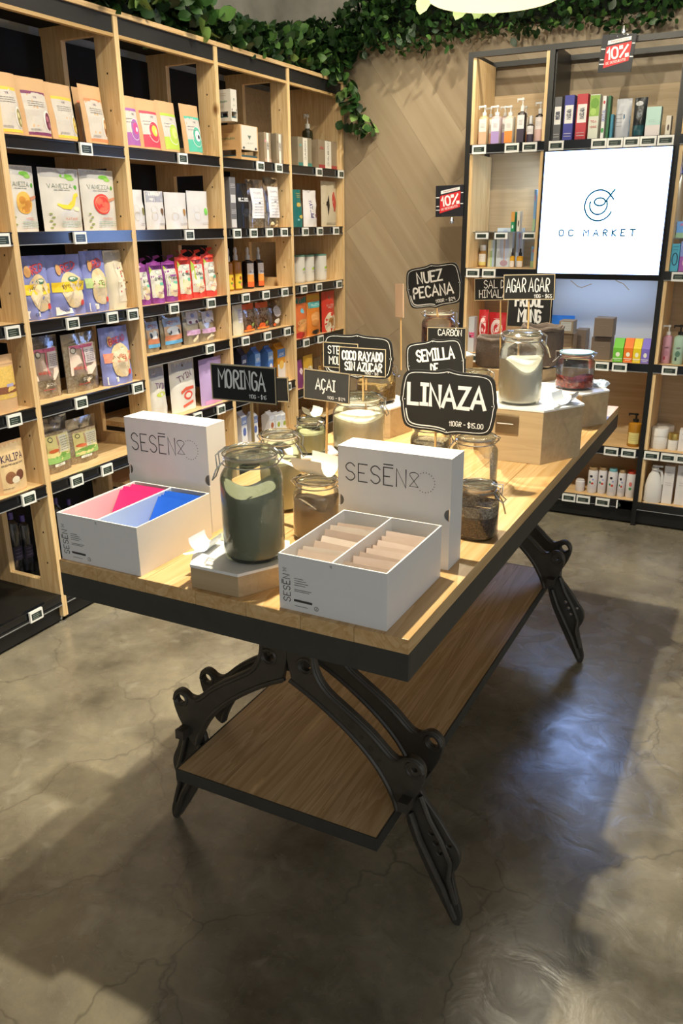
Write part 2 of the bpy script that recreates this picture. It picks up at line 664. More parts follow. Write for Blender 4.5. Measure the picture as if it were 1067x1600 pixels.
def ribbon(mb, pts, wd, fn):
    """flat mitred stroke through 2D points, mapped to space by fn(x, y); each stroke a hair above the last"""
    P = [Vector(pts[0])]
    for p in pts[1:]:
        if (Vector(p) - P[-1]).length > 1e-6:
            P.append(Vector(p))
    if len(P) < 2:
        return
    closed = len(P) > 3 and (P[0] - P[-1]).length < 1e-5
    if closed:
        P.pop()
    n = len(P)
    if not closed:
        P[0] = P[0] + (P[0] - P[1]).normalized() * wd * .35
        P[-1] = P[-1] + (P[-1] - P[-2]).normalized() * wd * .35
    rows = []
    for i in range(n):
        a = P[i - 1] if (i > 0 or closed) else None
        b = P[(i + 1) % n] if (i < n - 1 or closed) else None
        d1 = (P[i] - a).normalized() if a is not None else None
        d2 = (b - P[i]).normalized() if b is not None else None
        d1 = d1 or d2
        d2 = d2 or d1
        t = d1 + d2
        if t.length < .25:
            # a hairpin: close this run square and start anew
            nn = Vector((-d1.y, d1.x)) * wd / 2
            rows.append((P[i] + nn, P[i] - nn, True))
            nn = Vector((-d2.y, d2.x)) * wd / 2
            rows.append((P[i] + nn, P[i] - nn, False))
            continue
        t.normalize()
        nn = Vector((-t.y, t.x))
        c = max(.55, nn.dot(Vector((-d1.y, d1.x))))
        nn *= wd / 2 / c
        rows.append((P[i] + nn, P[i] - nn, False))
    if closed:
        rows.append((rows[0][0], rows[0][1], False))
    _layer[0] = (_layer[0] + 1) % 9
    k = len(mb.v)
    pts3 = []
    for l, r, _ in rows:
        pts3 += [Vector(fn(*l)), Vector(fn(*r))]
    nr = (pts3[1] - pts3[0]).cross(pts3[2] - pts3[0])
    if nr.length > 0:
        nr.normalize()
    off = nr * (_layer[0] * 1.6e-5)
    mb.v += [tuple(p + off) for p in pts3]
    for i in range(len(rows) - 1):
        if not rows[i][2]:
            mb.face([k + 2 * i, k + 2 * i + 1, k + 2 * i + 3, k + 2 * i + 2])


def write(mb, text, cx, cy, h, fn, wd=None, aspect=0.62, track=1.3, width=None, rot=0, smooth=True, align='c', jitter=0.0):
    """text centred at (cx, cy), cap height h; fn(x, y) -> 3D"""
    st, L = strokes(text, track, smooth)
    sx = h / 6 * aspect * 1.35
    if width:
        sx = width / L
    wd = wd or h * 0.1
    c, s = math.cos(rot), math.sin(rot)
    ox = -L * sx / 2 if align == 'c' else 0
    for p in st:
        q = []
        j1, j2 = random.uniform(-jitter, jitter), random.uniform(-jitter, jitter)
        for x, y in p:
            X, Y = ox + x * sx + j1 * h, (y - 3) * h / 6 + j2 * h
            q.append((cx + X * c - Y * s, cy + X * s + Y * c))
        ribbon(mb, q, wd, fn)


def plate(name, outline, holes, thick, m, parent, loc=(0, 0, 0), bevel=0.002, flip=False):
    """flat casting standing in the XZ plane, centred on its own thickness"""
    cu = bpy.data.curves.new(name, 'CURVE')
    cu.dimensions = '2D'
    cu.fill_mode = 'BOTH'
    cu.extrude = max(thick / 2 - bevel, 0.0005)
    cu.bevel_depth = bevel
    cu.bevel_resolution = 1
    cu.offset = -bevel

    def add(pts):
        sp = cu.splines.new('POLY')
        sp.points.add(len(pts) - 1)
        for i, p in enumerate(pts):
            sp.points[i].co = ((-p[0] if flip else p[0]), p[1], 0, 1)
        sp.use_cyclic_u = True
    add(outline)
    for hx, hz, hr in holes:
        add([(hx + hr * math.cos(-2 * math.pi * i / 14), hz + hr * math.sin(-2 * math.pi * i / 14)) for i in range(14)])
    tmp = bpy.data.objects.new('tmp', cu)
    COL.objects.link(tmp)
    bpy.context.view_layer.update()
    me = bpy.data.meshes.new_from_object(tmp.evaluated_get(bpy.context.evaluated_depsgraph_get()))
    bpy.data.objects.remove(tmp)
    me.transform(Matrix.Rotation(math.pi / 2, 4, 'X'))
    me.materials.clear()
    me.materials.append(m)
    me.name = name
    o = bpy.data.objects.new(name, me)
    COL.objects.link(o)
    o.parent = parent
    o.location = loc
    return o


def smooth_poly(pts, it=2, closed=True):
    for _ in range(it):
        q = []
        n = len(pts)
        for i in range(n if closed else n - 1):
            a, b = pts[i], pts[(i + 1) % n]
            q += [(a[0] * .75 + b[0] * .25, a[1] * .75 + b[1] * .25), (a[0] * .25 + b[0] * .75, a[1] * .25 + b[1] * .75)]
        if not closed:
            q = [pts[0]] + q + [pts[-1]]
        pts = q
    return pts

# ================================================================ PLACES OF THE GOODS
# (wall, bay, shelf row, kind, x or front, y, shelf height, width, height, look)
PRODUCTS = [
  ('L', 'A', 1, 'kraft:yellow:oats', -0.03, 2.201, 1.789, 0.115, 0.199, 'kraft pouch, white label, yellow band and oat picture'),
  ('L', 'A', 1, 'kraft:plum:bean', -0.03, 2.322, 1.789, 0.133, 0.198, 'kraft pouch, white label, plum top band'),
  ('L', 'A', 1, 'kraft:yellow:seed', -0.03, 2.455, 1.789, 0.13, 0.194, 'kraft pouch, white label, yellow band and seed picture'),
  ('L', 'A', 1, 'kraft:orange:nut', -0.03, 2.619, 1.789, 0.122, 0.209, 'kraft pouch, white label, orange band'),
  ('L', 'A', 1, 'kraft:orange:nut', -0.12, 2.656, 1.789, 0.084, 0.211, 'kraft pouch half hidden behind the orange-banded one'),
  ('L', 'B', 1, 'fruit:purple', -0.03, 2.82, 1.789, 0.097, 0.197, 'kraft pouch, purple ring on white label'),
  ('L', 'B', 1, 'fruit:red', -0.1, 2.979, 1.789, 0.079, 0.208, 'kraft pouch with red label tucked behind'),
  ('L', 'B', 1, 'fruit:red', -0.03, 2.929, 1.789, 0.131, 0.197, 'kraft pouch, red label with lime slice'),
  ('L', 'B', 1, 'fruit:lime', -0.03, 3.062, 1.789, 0.131, 0.202, 'kraft pouch, lime green label'),
  ('L', 'B', 1, 'fruit:teal', -0.03, 3.226, 1.789, 0.128, 0.207, 'kraft pouch, teal ring on white label'),
  ('L', 'C', 1, 'cutbox:kraft', -0.03, 3.643, 1.789, 0.154, 0.157, 'wide kraft shelf box with cut-out front'),
  ('L', 'C', 1, 'cutbox:white', -0.03, 3.524, 1.954, 0.05, 0.134, 'white carton with cut-out front standing on kraft box'),
  ('L', 'C', 1, 'soapbox:pink', -0.03, 3.807, 1.789, 0.059, 0.14, 'greige slim box, white strip, pink top'),
  ('L', 'C', 1, 'soapbox:grey', -0.03, 3.924, 1.789, 0.063, 0.144, 'greige slim box, white strip, plain'),
  ('L', 'D', 1, 'soapbox:teal', -0.03, 4.186, 1.789, 0.147, 0.146, 'greige box with white strip and teal base'),
  ('L', 'D', 1, 'soapbox:red', -0.03, 4.447, 1.789, 0.217, 0.149, 'greige box with white strip and red base'),
  ('L', 'D', 1, 'pump:olive', -0.14, 4.47, 1.789, 0.063, 0.297, 'dark olive pump bottle behind the boxes'),
  ('L', 'A', 2, 'snack:cereal', -0.03, 2.208, 1.481, 0.14, 0.219, 'white snack pouch with cereal bowl picture'),
  ('L', 'A', 2, 'snack:banana', -0.03, 2.401, 1.481, 0.182, 0.218, 'white snack pouch with banana picture'),
  ('L', 'A', 2, 'snack:apple', -0.03, 2.597, 1.481, 0.17, 0.221, 'white snack pouch with red apple picture'),
  ('L', 'B', 2, 'white:olive', -0.03, 2.812, 1.481, 0.088, 0.156, 'white doypack, olive oval'),
  ('L', 'B', 2, 'white:brown', -0.03, 2.93, 1.481, 0.11, 0.154, 'white doypack, grey top and brown oval'),
  ('L', 'B', 2, 'white:nut', -0.03, 3.074, 1.481, 0.136, 0.152, 'white doypack, nut oval'),
  ('L', 'B', 2, 'white:green', -0.03, 3.232, 1.481, 0.151, 0.162, 'white doypack, green oval'),
  ('L', 'C', 2, 'stack:grey', -0.03, 3.479, 1.481, 0.05, 0.23, 'tall grey carton with white panels'),
  ('L', 'C', 2, 'black:bag', -0.03, 3.571, 1.481, 0.097, 0.205, 'glossy black bag with white band'),
  ('L', 'C', 2, 'clear:label', -0.03, 3.714, 1.481, 0.133, 0.228, 'clear bag with long white label and pale chips'),
  ('L', 'C', 2, 'clear:label', -0.03, 3.865, 1.481, 0.135, 0.243, 'clear bag with long white label, slightly taller'),
  ('L', 'D', 2, 'plain:teal', -0.03, 4.1, 1.481, 0.079, 0.191, 'teal pouch with gold print'),
  ('L', 'D', 2, 'plain:white', -0.03, 4.239, 1.481, 0.135, 0.192, 'white pouch with purple vertical print'),
  ('L', 'D', 2, 'plain:beige', -0.03, 4.472, 1.481, 0.17, 0.246, 'beige pouch with red and black print'),
  ('L', 'A', 3, 'blue:yellow', -0.045, 2.221, 1.178, 0.134, 0.222, 'lilac-blue oat bag with yellow band'),
  ('L', 'A', 3, 'blue:yellow', -0.045, 2.377, 1.178, 0.169, 0.221, 'lilac-blue oat bag with yellow band and red seal'),
  ('L', 'A', 3, 'blue:green', -0.045, 2.538, 1.178, 0.142, 0.23, 'lilac-blue bag with pale green band'),
  ('L', 'A', 3, 'cream:dots', -0.045, 2.684, 1.178, 0.127, 0.228, 'tall cream paper bag with red berries'),
  ('L', 'B', 3, 'twist:purple', -0.045, 2.815, 1.178, 0.058, 0.191, 'snack bag with twisted purple top'),
  ('L', 'B', 3, 'twist:purple', -0.045, 2.899, 1.178, 0.086, 0.198, 'snack bag with twisted purple top'),
  ('L', 'B', 3, 'twist:purple', -0.045, 3.0, 1.178, 0.09, 0.197, 'snack bag with twisted purple top'),
  ('L', 'B', 3, 'twist:red', -0.045, 3.091, 1.178, 0.099, 0.216, 'snack bag with twisted red top'),
  ('L', 'B', 3, 'twist:red', -0.045, 3.194, 1.178, 0.089, 0.213, 'snack bag with twisted red top'),
  ('L', 'B', 3, 'twist:red', -0.045, 3.299, 1.178, 0.093, 0.221, 'snack bag with twisted red top'),
  ('L', 'C', 3, 'squeeze:yellow', -0.12, 3.572, 1.178, 0.034, 0.207, 'amber bottle with yellow label'),
  ('L', 'C', 3, 'squeeze:yellow', -0.12, 3.647, 1.178, 0.047, 0.211, 'amber bottle with yellow label and spray cap'),
  ('L', 'C', 3, 'squeeze:orange', -0.12, 3.76, 1.178, 0.048, 0.208, 'dark bottle with white and orange label'),
  ('L', 'C', 3, 'squeeze:orange', -0.12, 3.859, 1.178, 0.043, 0.205, 'dark bottle with white and orange label'),
  ('L', 'D', 3, 'can:white', -0.07, 4.215, 1.178, 0.074, 0.153, 'white can with green leaf'),
  ('L', 'D', 3, 'can:white', -0.07, 4.325, 1.178, 0.076, 0.151, 'white can with green leaf'),
  ('L', 'D', 3, 'can:white', -0.055, 4.450, 1.178, 0.080, 0.151, 'white can with green leaf'),
  ('L', 'D', 3, 'can:white', -0.17, 4.245, 1.178, 0.066, 0.149, 'white can in the rear row'),
  ('L', 'D', 3, 'can:white', -0.17, 4.335, 1.178, 0.066, 0.149, 'white can in the rear row'),
  ('L', 'D', 3, 'can:white', -0.165, 4.425, 1.178, 0.066, 0.149, 'white can in the rear row'),
  ('L', 'D', 3, 'can:white', -0.140, 4.522, 1.178, 0.072, 0.149, 'white can with green leaf'),
  ('L', 'A', 4, 'clear:oats', -0.084, 2.268, 0.877, 0.139, 0.232, 'clear bag of oat flakes with pink label'),
  ('L', 'A', 4, 'clear:oats', -0.06, 2.431, 0.877, 0.19, 0.227, 'large clear bag of oat flakes with pink label'),
  ('L', 'A', 4, 'blue:salmon', -0.035, 2.591, 0.877, 0.17, 0.233, 'lilac-blue bag with salmon band'),
  ('L', 'B', 4, 'clear:blue', -0.062, 2.862, 0.97, 0.082, 0.146, 'clear pouch with blue and orange label'),
  ('L', 'B', 4, 'clear:blue', -0.062, 3.001, 0.97, 0.133, 0.149, 'wide clear pouch with blue and orange label'),
  ('L', 'B', 4, 'clear:pink', -0.062, 3.158, 0.97, 0.114, 0.163, 'clear pouch with lilac band'),
  ('L', 'B', 4, 'clear:pink', -0.062, 3.295, 0.97, 0.121, 0.151, 'clear pouch with lilac band'),
  ('L', 'C', 4, 'plain:pale', -0.062, 3.511, 0.97, 0.082, 0.148, 'pale cream pouch'),
  ('L', 'C', 4, 'clear:orange', -0.062, 3.628, 0.97, 0.098, 0.147, 'clear pouch with orange top'),
  ('L', 'C', 4, 'clear:orange', -0.062, 3.761, 0.97, 0.11, 0.143, 'clear pouch with orange and yellow print'),
  ('L', 'C', 4, 'clear:white', -0.062, 3.924, 0.97, 0.117, 0.136, 'clear pouch with white patch'),
  ('L', 'D', 4, 'plain:cookie', -0.029, 4.108, 0.884, 0.134, 0.229, 'orange and teal biscuit pouch'),
  ('L', 'D', 4, 'plain:cookie2', -0.012, 4.253, 0.884, 0.15, 0.236, 'orange and yellow biscuit pouch'),
  ('L', 'D', 4, 'plain:red', -0.012, 4.44, 0.884, 0.152, 0.234, 'red pouch with a cookie picture'),
  ('L', 'A', 5, 'clear:green', -0.081, 2.264, 0.581, 0.137, 0.219, 'clear pouch with green and yellow label'),
  ('L', 'A', 5, 'clear:green', -0.093, 2.417, 0.581, 0.148, 0.185, 'clear pouch with green label and zip top'),
  ('L', 'B', 5, 'paper:lime', -0.062, 2.872, 0.67, 0.106, 0.238, 'white paper bag with lime print'),
  ('L', 'B', 5, 'paper:red', -0.062, 3.061, 0.67, 0.178, 0.236, 'white paper bag with red print'),
  ('L', 'B', 5, 'plain:lilac', -0.054, 3.251, 0.67, 0.174, 0.222, 'lilac pouch with yellow panel'),
  ('L', 'C', 5, 'carton:dark', -0.062, 3.553, 0.67, 0.05, 0.226, 'dark blue drink carton'),
  ('L', 'C', 5, 'carton:blue', -0.062, 3.682, 0.67, 0.05, 0.215, 'blue and red drink carton'),
  ('L', 'C', 5, 'carton:blue', -0.062, 3.811, 0.67, 0.05, 0.206, 'blue and red drink carton'),
  ('L', 'C', 5, 'carton:wafer', -0.062, 3.975, 0.67, 0.08, 0.207, 'blue topped carton with golden side'),
  ('L', 'D', 5, 'plain:plum', -0.042, 4.08, 0.601, 0.055, 0.161, 'plum pouch'),
  ('L', 'D', 5, 'plain:gold', -0.049, 4.209, 0.601, 0.127, 0.172, 'gold pouch'),
  ('L', 'D', 5, 'plain:brown', -0.012, 4.282, 0.601, 0.1, 0.149, 'brown pouch'),
  ('L', 'C', 6, 'carton:white', -0.062, 3.525, 0.38, 0.05, 0.191, 'small white drink carton with blue print'),
  ('L', 'C', 6, 'carton:white', -0.062, 3.631, 0.38, 0.05, 0.17, 'small white drink carton with blue print'),
  ('L', 'C', 6, 'carton:choc', -0.062, 3.801, 0.38, 0.05, 0.135, 'small white drink carton with brown print'),
  ('L', 'C', 6, 'carton:green', -0.055, 3.859, 0.38, 0.05, 0.12, 'small white drink carton with green print'),
  ('L', 'C', 6, 'carton:green', -0.048, 3.91, 0.38, 0.05, 0.114, 'small white drink carton with green print'),
  ('L', 'D', 6, 'plain:brown', -0.012, 4.067, 0.38, 0.146, 0.097, 'brown bag in shadow'),
  ('L', 'D', 6, 'plain:brown', -0.012, 4.237, 0.38, 0.14, 0.079, 'brown bag in shadow'),
  ('L', 'Z', 4, 'kraftz:nuts', -0.04, 2.002, 0.877, 0.114, 0.2, 'kraft pouch with window of yellow flakes'),
  ('L', 'Z', 5, 'kalipa', -0.05, 1.989, 0.581, 0.137, 0.189, 'kraft pouch lettered KALIPA'),
  ('L', 'A', 6, 'pet', -0.26, 2.142, 0.126, 0.053, 0.285, 'dark bottle with purple cap'),
  ('L', 'A', 6, 'pet', -0.26, 2.206, 0.126, 0.049, 0.256, 'dark bottle with purple cap'),
  ('L', 'A', 6, 'pet', -0.26, 2.39, 0.126, 0.04, 0.276, 'dark bottle with purple cap'),
  ('L', 'A', 6, 'pet', -0.26, 2.461, 0.126, 0.04, 0.249, 'dark bottle with purple cap'),
  ('R', 'L', 1, 'pump:peach', 0.934, 4.262, 1.858, 0.052, 0.182, 'pump bottle, white and peach label'),
  ('R', 'L', 1, 'pump:lilac', 0.998, 4.262, 1.858, 0.055, 0.178, 'pump bottle, white and lilac label'),
  ('R', 'L', 1, 'pump:orange', 1.065, 4.262, 1.858, 0.054, 0.173, 'pump bottle, white and orange label'),
  ('R', 'L', 1, 'pumpb:black', 1.124, 4.262, 1.858, 0.047, 0.203, 'tall pump bottle, white and black label'),
  ('R', 'L', 1, 'pumps:black', 1.17, 4.262, 1.858, 0.034, 0.12, 'small black bottle with pink label'),
  ('R', 'L', 1, 'pumps:rose', 1.213, 4.262, 1.858, 0.043, 0.18, 'slim bottle with silver cap and rose label'),
  ('R', 'L', 1, 'pump:peach', 0.934, 4.362, 1.858, 0.047, 0.184, 'clear pump bottle in the rear row'),
  ('R', 'L', 1, 'pump:lilac', 1.009, 4.362, 1.858, 0.043, 0.185, 'clear pump bottle in the rear row'),
  ('R', 'L', 1, 'pump:orange', 1.114, 4.362, 1.858, 0.045, 0.178, 'clear pump bottle in the rear row'),
  ('R', 'M', 1, 'hair:grey', 1.3, 4.262, 1.858, 0.035, 0.191, 'tall box with white oval label, grey'),
  ('R', 'M', 1, 'hair:blue', 1.352, 4.262, 1.858, 0.045, 0.195, 'tall box with white oval label, indigo'),
  ('R', 'M', 1, 'hair:red', 1.412, 4.262, 1.858, 0.049, 0.196, 'tall box with white oval label, red'),
  ('R', 'M', 1, 'tall:green', 1.469, 4.262, 1.858, 0.045, 0.19, 'tall box with leaf picture'),
  ('R', 'M', 1, 'tall:white', 1.512, 4.262, 1.858, 0.015, 0.181, 'slim white box with blue and red print'),
  ('R', 'M', 1, 'tall:dkgreen', 1.534, 4.262, 1.858, 0.012, 0.18, 'slim dark green box'),
  ('R', 'M', 1, 'tall:teal', 1.552, 4.262, 1.858, 0.012, 0.102, 'short teal box'),
  ('R', 'M', 1, 'plain:silver', 1.599, 4.262, 1.858, 0.068, 0.165, 'silver pouch with blue print'),
  ('R', 'M', 1, 'plain:black', 1.673, 4.262, 1.858, 0.059, 0.165, 'black printed pouch'),
  ('R', 'M', 1, 'tall:mint', 1.732, 4.262, 1.858, 0.066, 0.122, 'mint and white carton'),
  ('R', 'M', 1, 'tall:cream', 1.8, 4.262, 1.858, 0.022, 0.082, 'small cream box'),
  ('R', 'L', 2, 'jarw:honey', 0.896, 4.383, 1.272, 0.06, 0.111, 'small jar with white label'),
  ('R', 'L', 2, 'tall:pastel', 0.951, 4.42, 1.272, 0.054, 0.136, 'pastel box leaning in the row'),
  ('R', 'L', 2, 'roller', 1.036, 4.42, 1.272, 0.095, 0.196, 'white box printed with a facial roller'),
  ('R', 'L', 2, 'roller', 1.102, 4.45, 1.272, 0.036, 0.195, 'pale blue box with facial roller'),
  ('R', 'L', 2, 'dropper', 1.083, 4.37, 1.272, 0.034, 0.096, 'dropper bottle with black bulb'),
  ('R', 'L', 2, 'dropper', 1.124, 4.382, 1.272, 0.034, 0.095, 'dropper bottle with black bulb'),
  ('R', 'L', 2, 'tall:sky', 1.19, 4.404, 1.272, 0.023, 0.105, 'light blue bottle box'),
  ('R', 'L', 2, 'tall:sky', 1.194, 4.362, 1.45, 0.012, 0.199, 'light blue box on clear shelf'),
  ('R', 'L', 2, 'tall:green2', 1.085, 4.362, 1.45, 0.018, 0.095, 'tiny orange-green box on glass shelf'),
  ('R', 'L', 2, 'tall:cream', 1.114, 4.362, 1.45, 0.015, 0.098, 'tiny white box on glass shelf'),
  ('R', 'L', 3, 'tall:silver', 0.904, 4.278, 0.836, 0.033, 0.186, 'grey box with pink print'),
  ('R', 'L', 3, 'plain:scarlet', 0.956, 4.36, 0.836, 0.052, 0.218, 'red pouch with white print'),
  ('R', 'L', 3, 'plain:scarlet', 1.015, 4.42, 0.836, 0.097, 0.2, 'plain red pouch'),
  ('R', 'M', 3, 'plain:blue', 1.345, 4.54, 0.836, 0.12, 0.187, 'bright blue pouch behind kraft boxes'),
  ('R', 'M', 3, 'craftbox:pale', 1.407, 4.351, 0.836, 0.073, 0.115, 'small kraft box with pale label'),
  ('R', 'M', 3, 'craftbox:grey', 1.419, 4.262, 0.961, 0.071, 0.063, 'small kraft box with grey label on another box'),
  ('R', 'M', 3, 'craftbox:plain', 1.456, 4.52, 0.836, 0.055, 0.124, 'short brown kraft box'),
  ('R', 'M', 3, 'craftbox:plain', 1.593, 4.294, 0.836, 0.096, 0.111, 'large brown box'),
  ('R', 'M', 3, 'craftbox:plain', 1.603, 4.262, 0.955, 0.092, 0.09, 'large brown box on top of another'),
  ('R', 'M', 3, 'slant:green', 1.686, 4.255, 0.836, 0.049, 0.111, 'slanted carton, green'),
  ('R', 'M', 3, 'slant:orange', 1.731, 4.266, 0.836, 0.045, 0.112, 'slanted carton, orange'),
  ('R', 'M', 3, 'slant:yellow', 1.775, 4.264, 0.836, 0.042, 0.112, 'slanted carton, yellow'),
  ('R', 'M', 3, 'slant:purple', 1.812, 4.259, 0.836, 0.041, 0.114, 'slanted carton, purple'),
  ('R', 'M', 4, 'pump:amber', 1.799, 4.276, 0.406, 0.065, 0.171, 'amber pump bottle with yellow label'),
  ('R', 'M', 5, 'can2:blank', 1.55, 4.29, 0.129, 0.05, 0.064, 'white can'),
  ('R', 'M', 5, 'can2:tan', 1.614, 4.286, 0.129, 0.049, 0.14, 'white can with tan cap'),
  ('R', 'M', 5, 'can2:tan', 1.663, 4.297, 0.129, 0.046, 0.143, 'white can with brown cap and berries'),
  ('R', 'M', 5, 'can2:teal', 1.717, 4.276, 0.129, 0.048, 0.149, 'white can with teal cap'),
  ('R', 'M', 5, 'can2:tan', 1.766, 4.287, 0.129, 0.044, 0.145, 'white can with beige cap'),
  ('R', 'M', 5, 'can2:red', 1.82, 4.29, 0.129, 0.057, 0.144, 'white can with red cap'),
  ('R', 'N', 5, 'jug', 1.906, 4.255, 0.129, 0.092, 0.198, 'white bottle with carrying handle'),
  ('R', 'N', 5, 'tall:whitebox', 1.989, 4.282, 0.129, 0.054, 0.198, 'tall white box'),
  ('R', 'N', 5, 'tall:whitebox', 2.066, 4.286, 0.129, 0.075, 0.207, 'wide white box cut by the frame'),
  ('R', 'N', 4, 'pot', 1.915, 4.288, 0.406, 0.087, 0.105, 'white cosmetic pot'),
  ('R', 'N', 4, 'pot', 1.906, 4.49, 0.406, 0.088, 0.08, 'white cosmetic pot in the rear'),
  ('R', 'N', 4, 'goldpot', 1.984, 4.293, 0.406, 0.054, 0.085, 'small white pot with gold lid'),
  ('R', 'N', 4, 'tall:whitebox', 2.041, 4.294, 0.406, 0.056, 0.11, 'white box cut by the frame'),
  ('R', 'N', 3, 'pump:pink', 1.896, 4.298, 0.836, 0.05, 0.184, 'pink pump bottle with white nozzle'),
  ('R', 'N', 3, 'pump:green', 1.957, 4.283, 0.836, 0.057, 0.188, 'pale green pump bottle with black nozzle'),
  ('R', 'N', 2, 'tall:indigo', 1.885, 4.312, 1.7, 0.045, 0.082, 'indigo box hanging high'),
  ('R', 'N', 2, 'tall:sky', 1.88, 4.342, 1.42, 0.044, 0.072, 'sky blue box on glass shelf'),
  ('R', 'N', 2, 'tall:aqua', 1.882, 4.255, 1.272, 0.041, 0.122, 'aqua box with dark ring'),
  ('R', 'N', 2, 'tall:magenta', 1.936, 4.267, 1.272, 0.052, 0.133, 'magenta and lilac box'),
]
TAGS_LEFT = [('Z', 2, 2.047), ('Z', 3, 2.037), ('Z', 4, 1.99), ('Z', 5, 2.003), ('Z', 6, 1.959), ('A', 1, 2.486), ('A', 2, 2.407), ('A', 3, 2.321), ('A', 3, 2.535), ('A', 3, 2.656), ('A', 4, 2.317), ('A', 4, 2.645), ('A', 5, 2.246), ('A', 5, 2.415), ('B', 1, 3.059), ('B', 2, 3.07), ('B', 3, 2.925), ('B', 3, 3.2), ('B', 4, 3.171), ('B', 5, 3.041), ('B', 5, 3.229), ('C', 1, 3.672), ('C', 1, 3.845), ('C', 2, 3.443), ('C', 2, 3.586), ('C', 2, 3.734), ('C', 2, 3.879), ('C', 3, 3.491), ('C', 3, 3.678), ('C', 3, 3.866), ('C', 4, 3.471), ('C', 4, 3.678), ('C', 4, 3.88), ('C', 5, 3.868), ('C', 6, 3.851), ('D', 1, 4.27), ('D', 1, 4.556), ('D', 2, 4.102), ('D', 2, 4.269), ('D', 2, 4.464), ('D', 3, 4.073), ('D', 3, 4.246), ('D', 3, 4.497), ('D', 4, 4.084), ('D', 4, 4.254)]
TAGS_BACK = [('L', 1, 0.932), ('L', 1, 1.097), ('L', 1, 1.185), ('M', 1, 1.304), ('M', 1, 1.509), ('M', 1, 1.581), ('M', 1, 1.654), ('M', 1, 1.726), ('M', 1, 1.803), ('L', 15, 0.951), ('L', 15, 1.052), ('L', 15, 1.205), ('L', 2, 0.926), ('L', 2, 1.012), ('M', 3, 1.617), ('M', 3, 1.703), ('M', 4, 1.705), ('M', 4, 1.79), ('M', 5, 1.513), ('M', 5, 1.589), ('M', 5, 1.688), ('M', 5, 1.793), ('M', 5, 1.884), ('M', 5, 1.962), ('M', 5, 2.043), ('N', 4, 1.901), ('N', 4, 1.98), ('N', 4, 2.051), ('N', 3, 1.936), ('N', 2, 1.929), ('L', 3, 0.942)]

# ================================================================ THE ROOM
fl = MB().use(concrete())
fl.box((-2.5, -4.0, -0.1), (7.0, 5.2, 0.0))
struct(fl.build('floor'))

GREYC = mat('#b3afa6', 0.95, 0.42, 7.0, 1.0)
c = MB().use(GREYC)
c.box((-2.5, -4.0, 3.0), (7.0, 5.2, 3.1))
struct(c.build('ceiling'))
c = MB().use(GREYC)
c.box((-0.52, -4.0, 0.0), (-0.42, 4.75, 3.0))
struct(c.build('wall_left'))
wb = MB().use(GREYC)
wb.box((-0.42, 4.65, 0.0), (7.0, 4.75, 3.0))
wall_back = struct(wb.build('wall_back'))


def clip(poly, n, d):
    """keep the part of a 2D polygon where p.n <= d"""
    out = []
    for i in range(len(poly)):
        a, b = poly[i], poly[(i + 1) % len(poly)]
        da, db = a[0] * n[0] + a[1] * n[1] - d, b[0] * n[0] + b[1] * n[1] - d
        if da <= 0:
            out.append(a)
        if da * db < 0:
            t = da / (da - db)
            out.append((a[0] + (b[0] - a[0]) * t, a[1] + (b[1] - a[1]) * t))
    return out


# diagonal plywood boards of the back wall, slightly different thickness and tone
TONES = [wood('wall_board_a', '#a6947a', '#8a775c', 'Z', 0.2, 0.5, 0, 0.16, 0.06, 36), wood('wall_board_b', '#ab9a80', '#907d62', 'Z', 0.2, 0.5, 0, 0.16, 0.06, 36),
         wood('wall_board_c', '#a28f73', '#857256', 'Z', 0.2, 0.5, 0, 0.16, 0.06, 36)]
dirv = Vector((math.cos(R(-54)), math.sin(R(-54))))
nrm = Vector((dirv.y, -dirv.x)) * -1
wd = 0.215
k = 0
rnd = random.Random(3)
for i in range(-16, 26):
    o0 = i * wd
    t = -4.0 + rnd.uniform(0, 0.9)
    while t < 4:
        ln = rnd.uniform(0.75, 1.25)
        g = 0.0003
        A = [(dirv * t + nrm * (o0 + g)), (dirv * (t + ln - 2 * g) + nrm * (o0 + g)), (dirv * (t + ln - 2 * g) + nrm * (o0 + wd - g)), (dirv * t + nrm * (o0 + wd - g))]
        p = [(v.x, v.y) for v in A]
        t += ln
        for n_, d_ in (((-1, 0), -(-0.02)), ((1, 0), 2.75), ((0, -1), -0.02), ((0, 1), 2.46)):
            p = clip(p, n_, d_) if len(p) > 2 else p
        if len(p) < 3:
            continue
        # drop boards that stand wholly behind the opaque part of the unit
        if min(q[0] for q in p) > 0.95 and max(q[1] for q in p) < 2.0:
            continue
        cx, cz = sum(q[0] for q in p) / len(p), sum(q[1] for q in p) / len(p)
        b = MB().use(TONES[k % 3 if k % 5 else 1])
        b.prism([(q[0] - cx, q[1] - cz) for q in p], -0.012 + rnd.uniform(-0.0006, 0.0006), 0.028, 'y')
        b.build('board', wall_back, (cx, 4.612, cz))
        k += 1

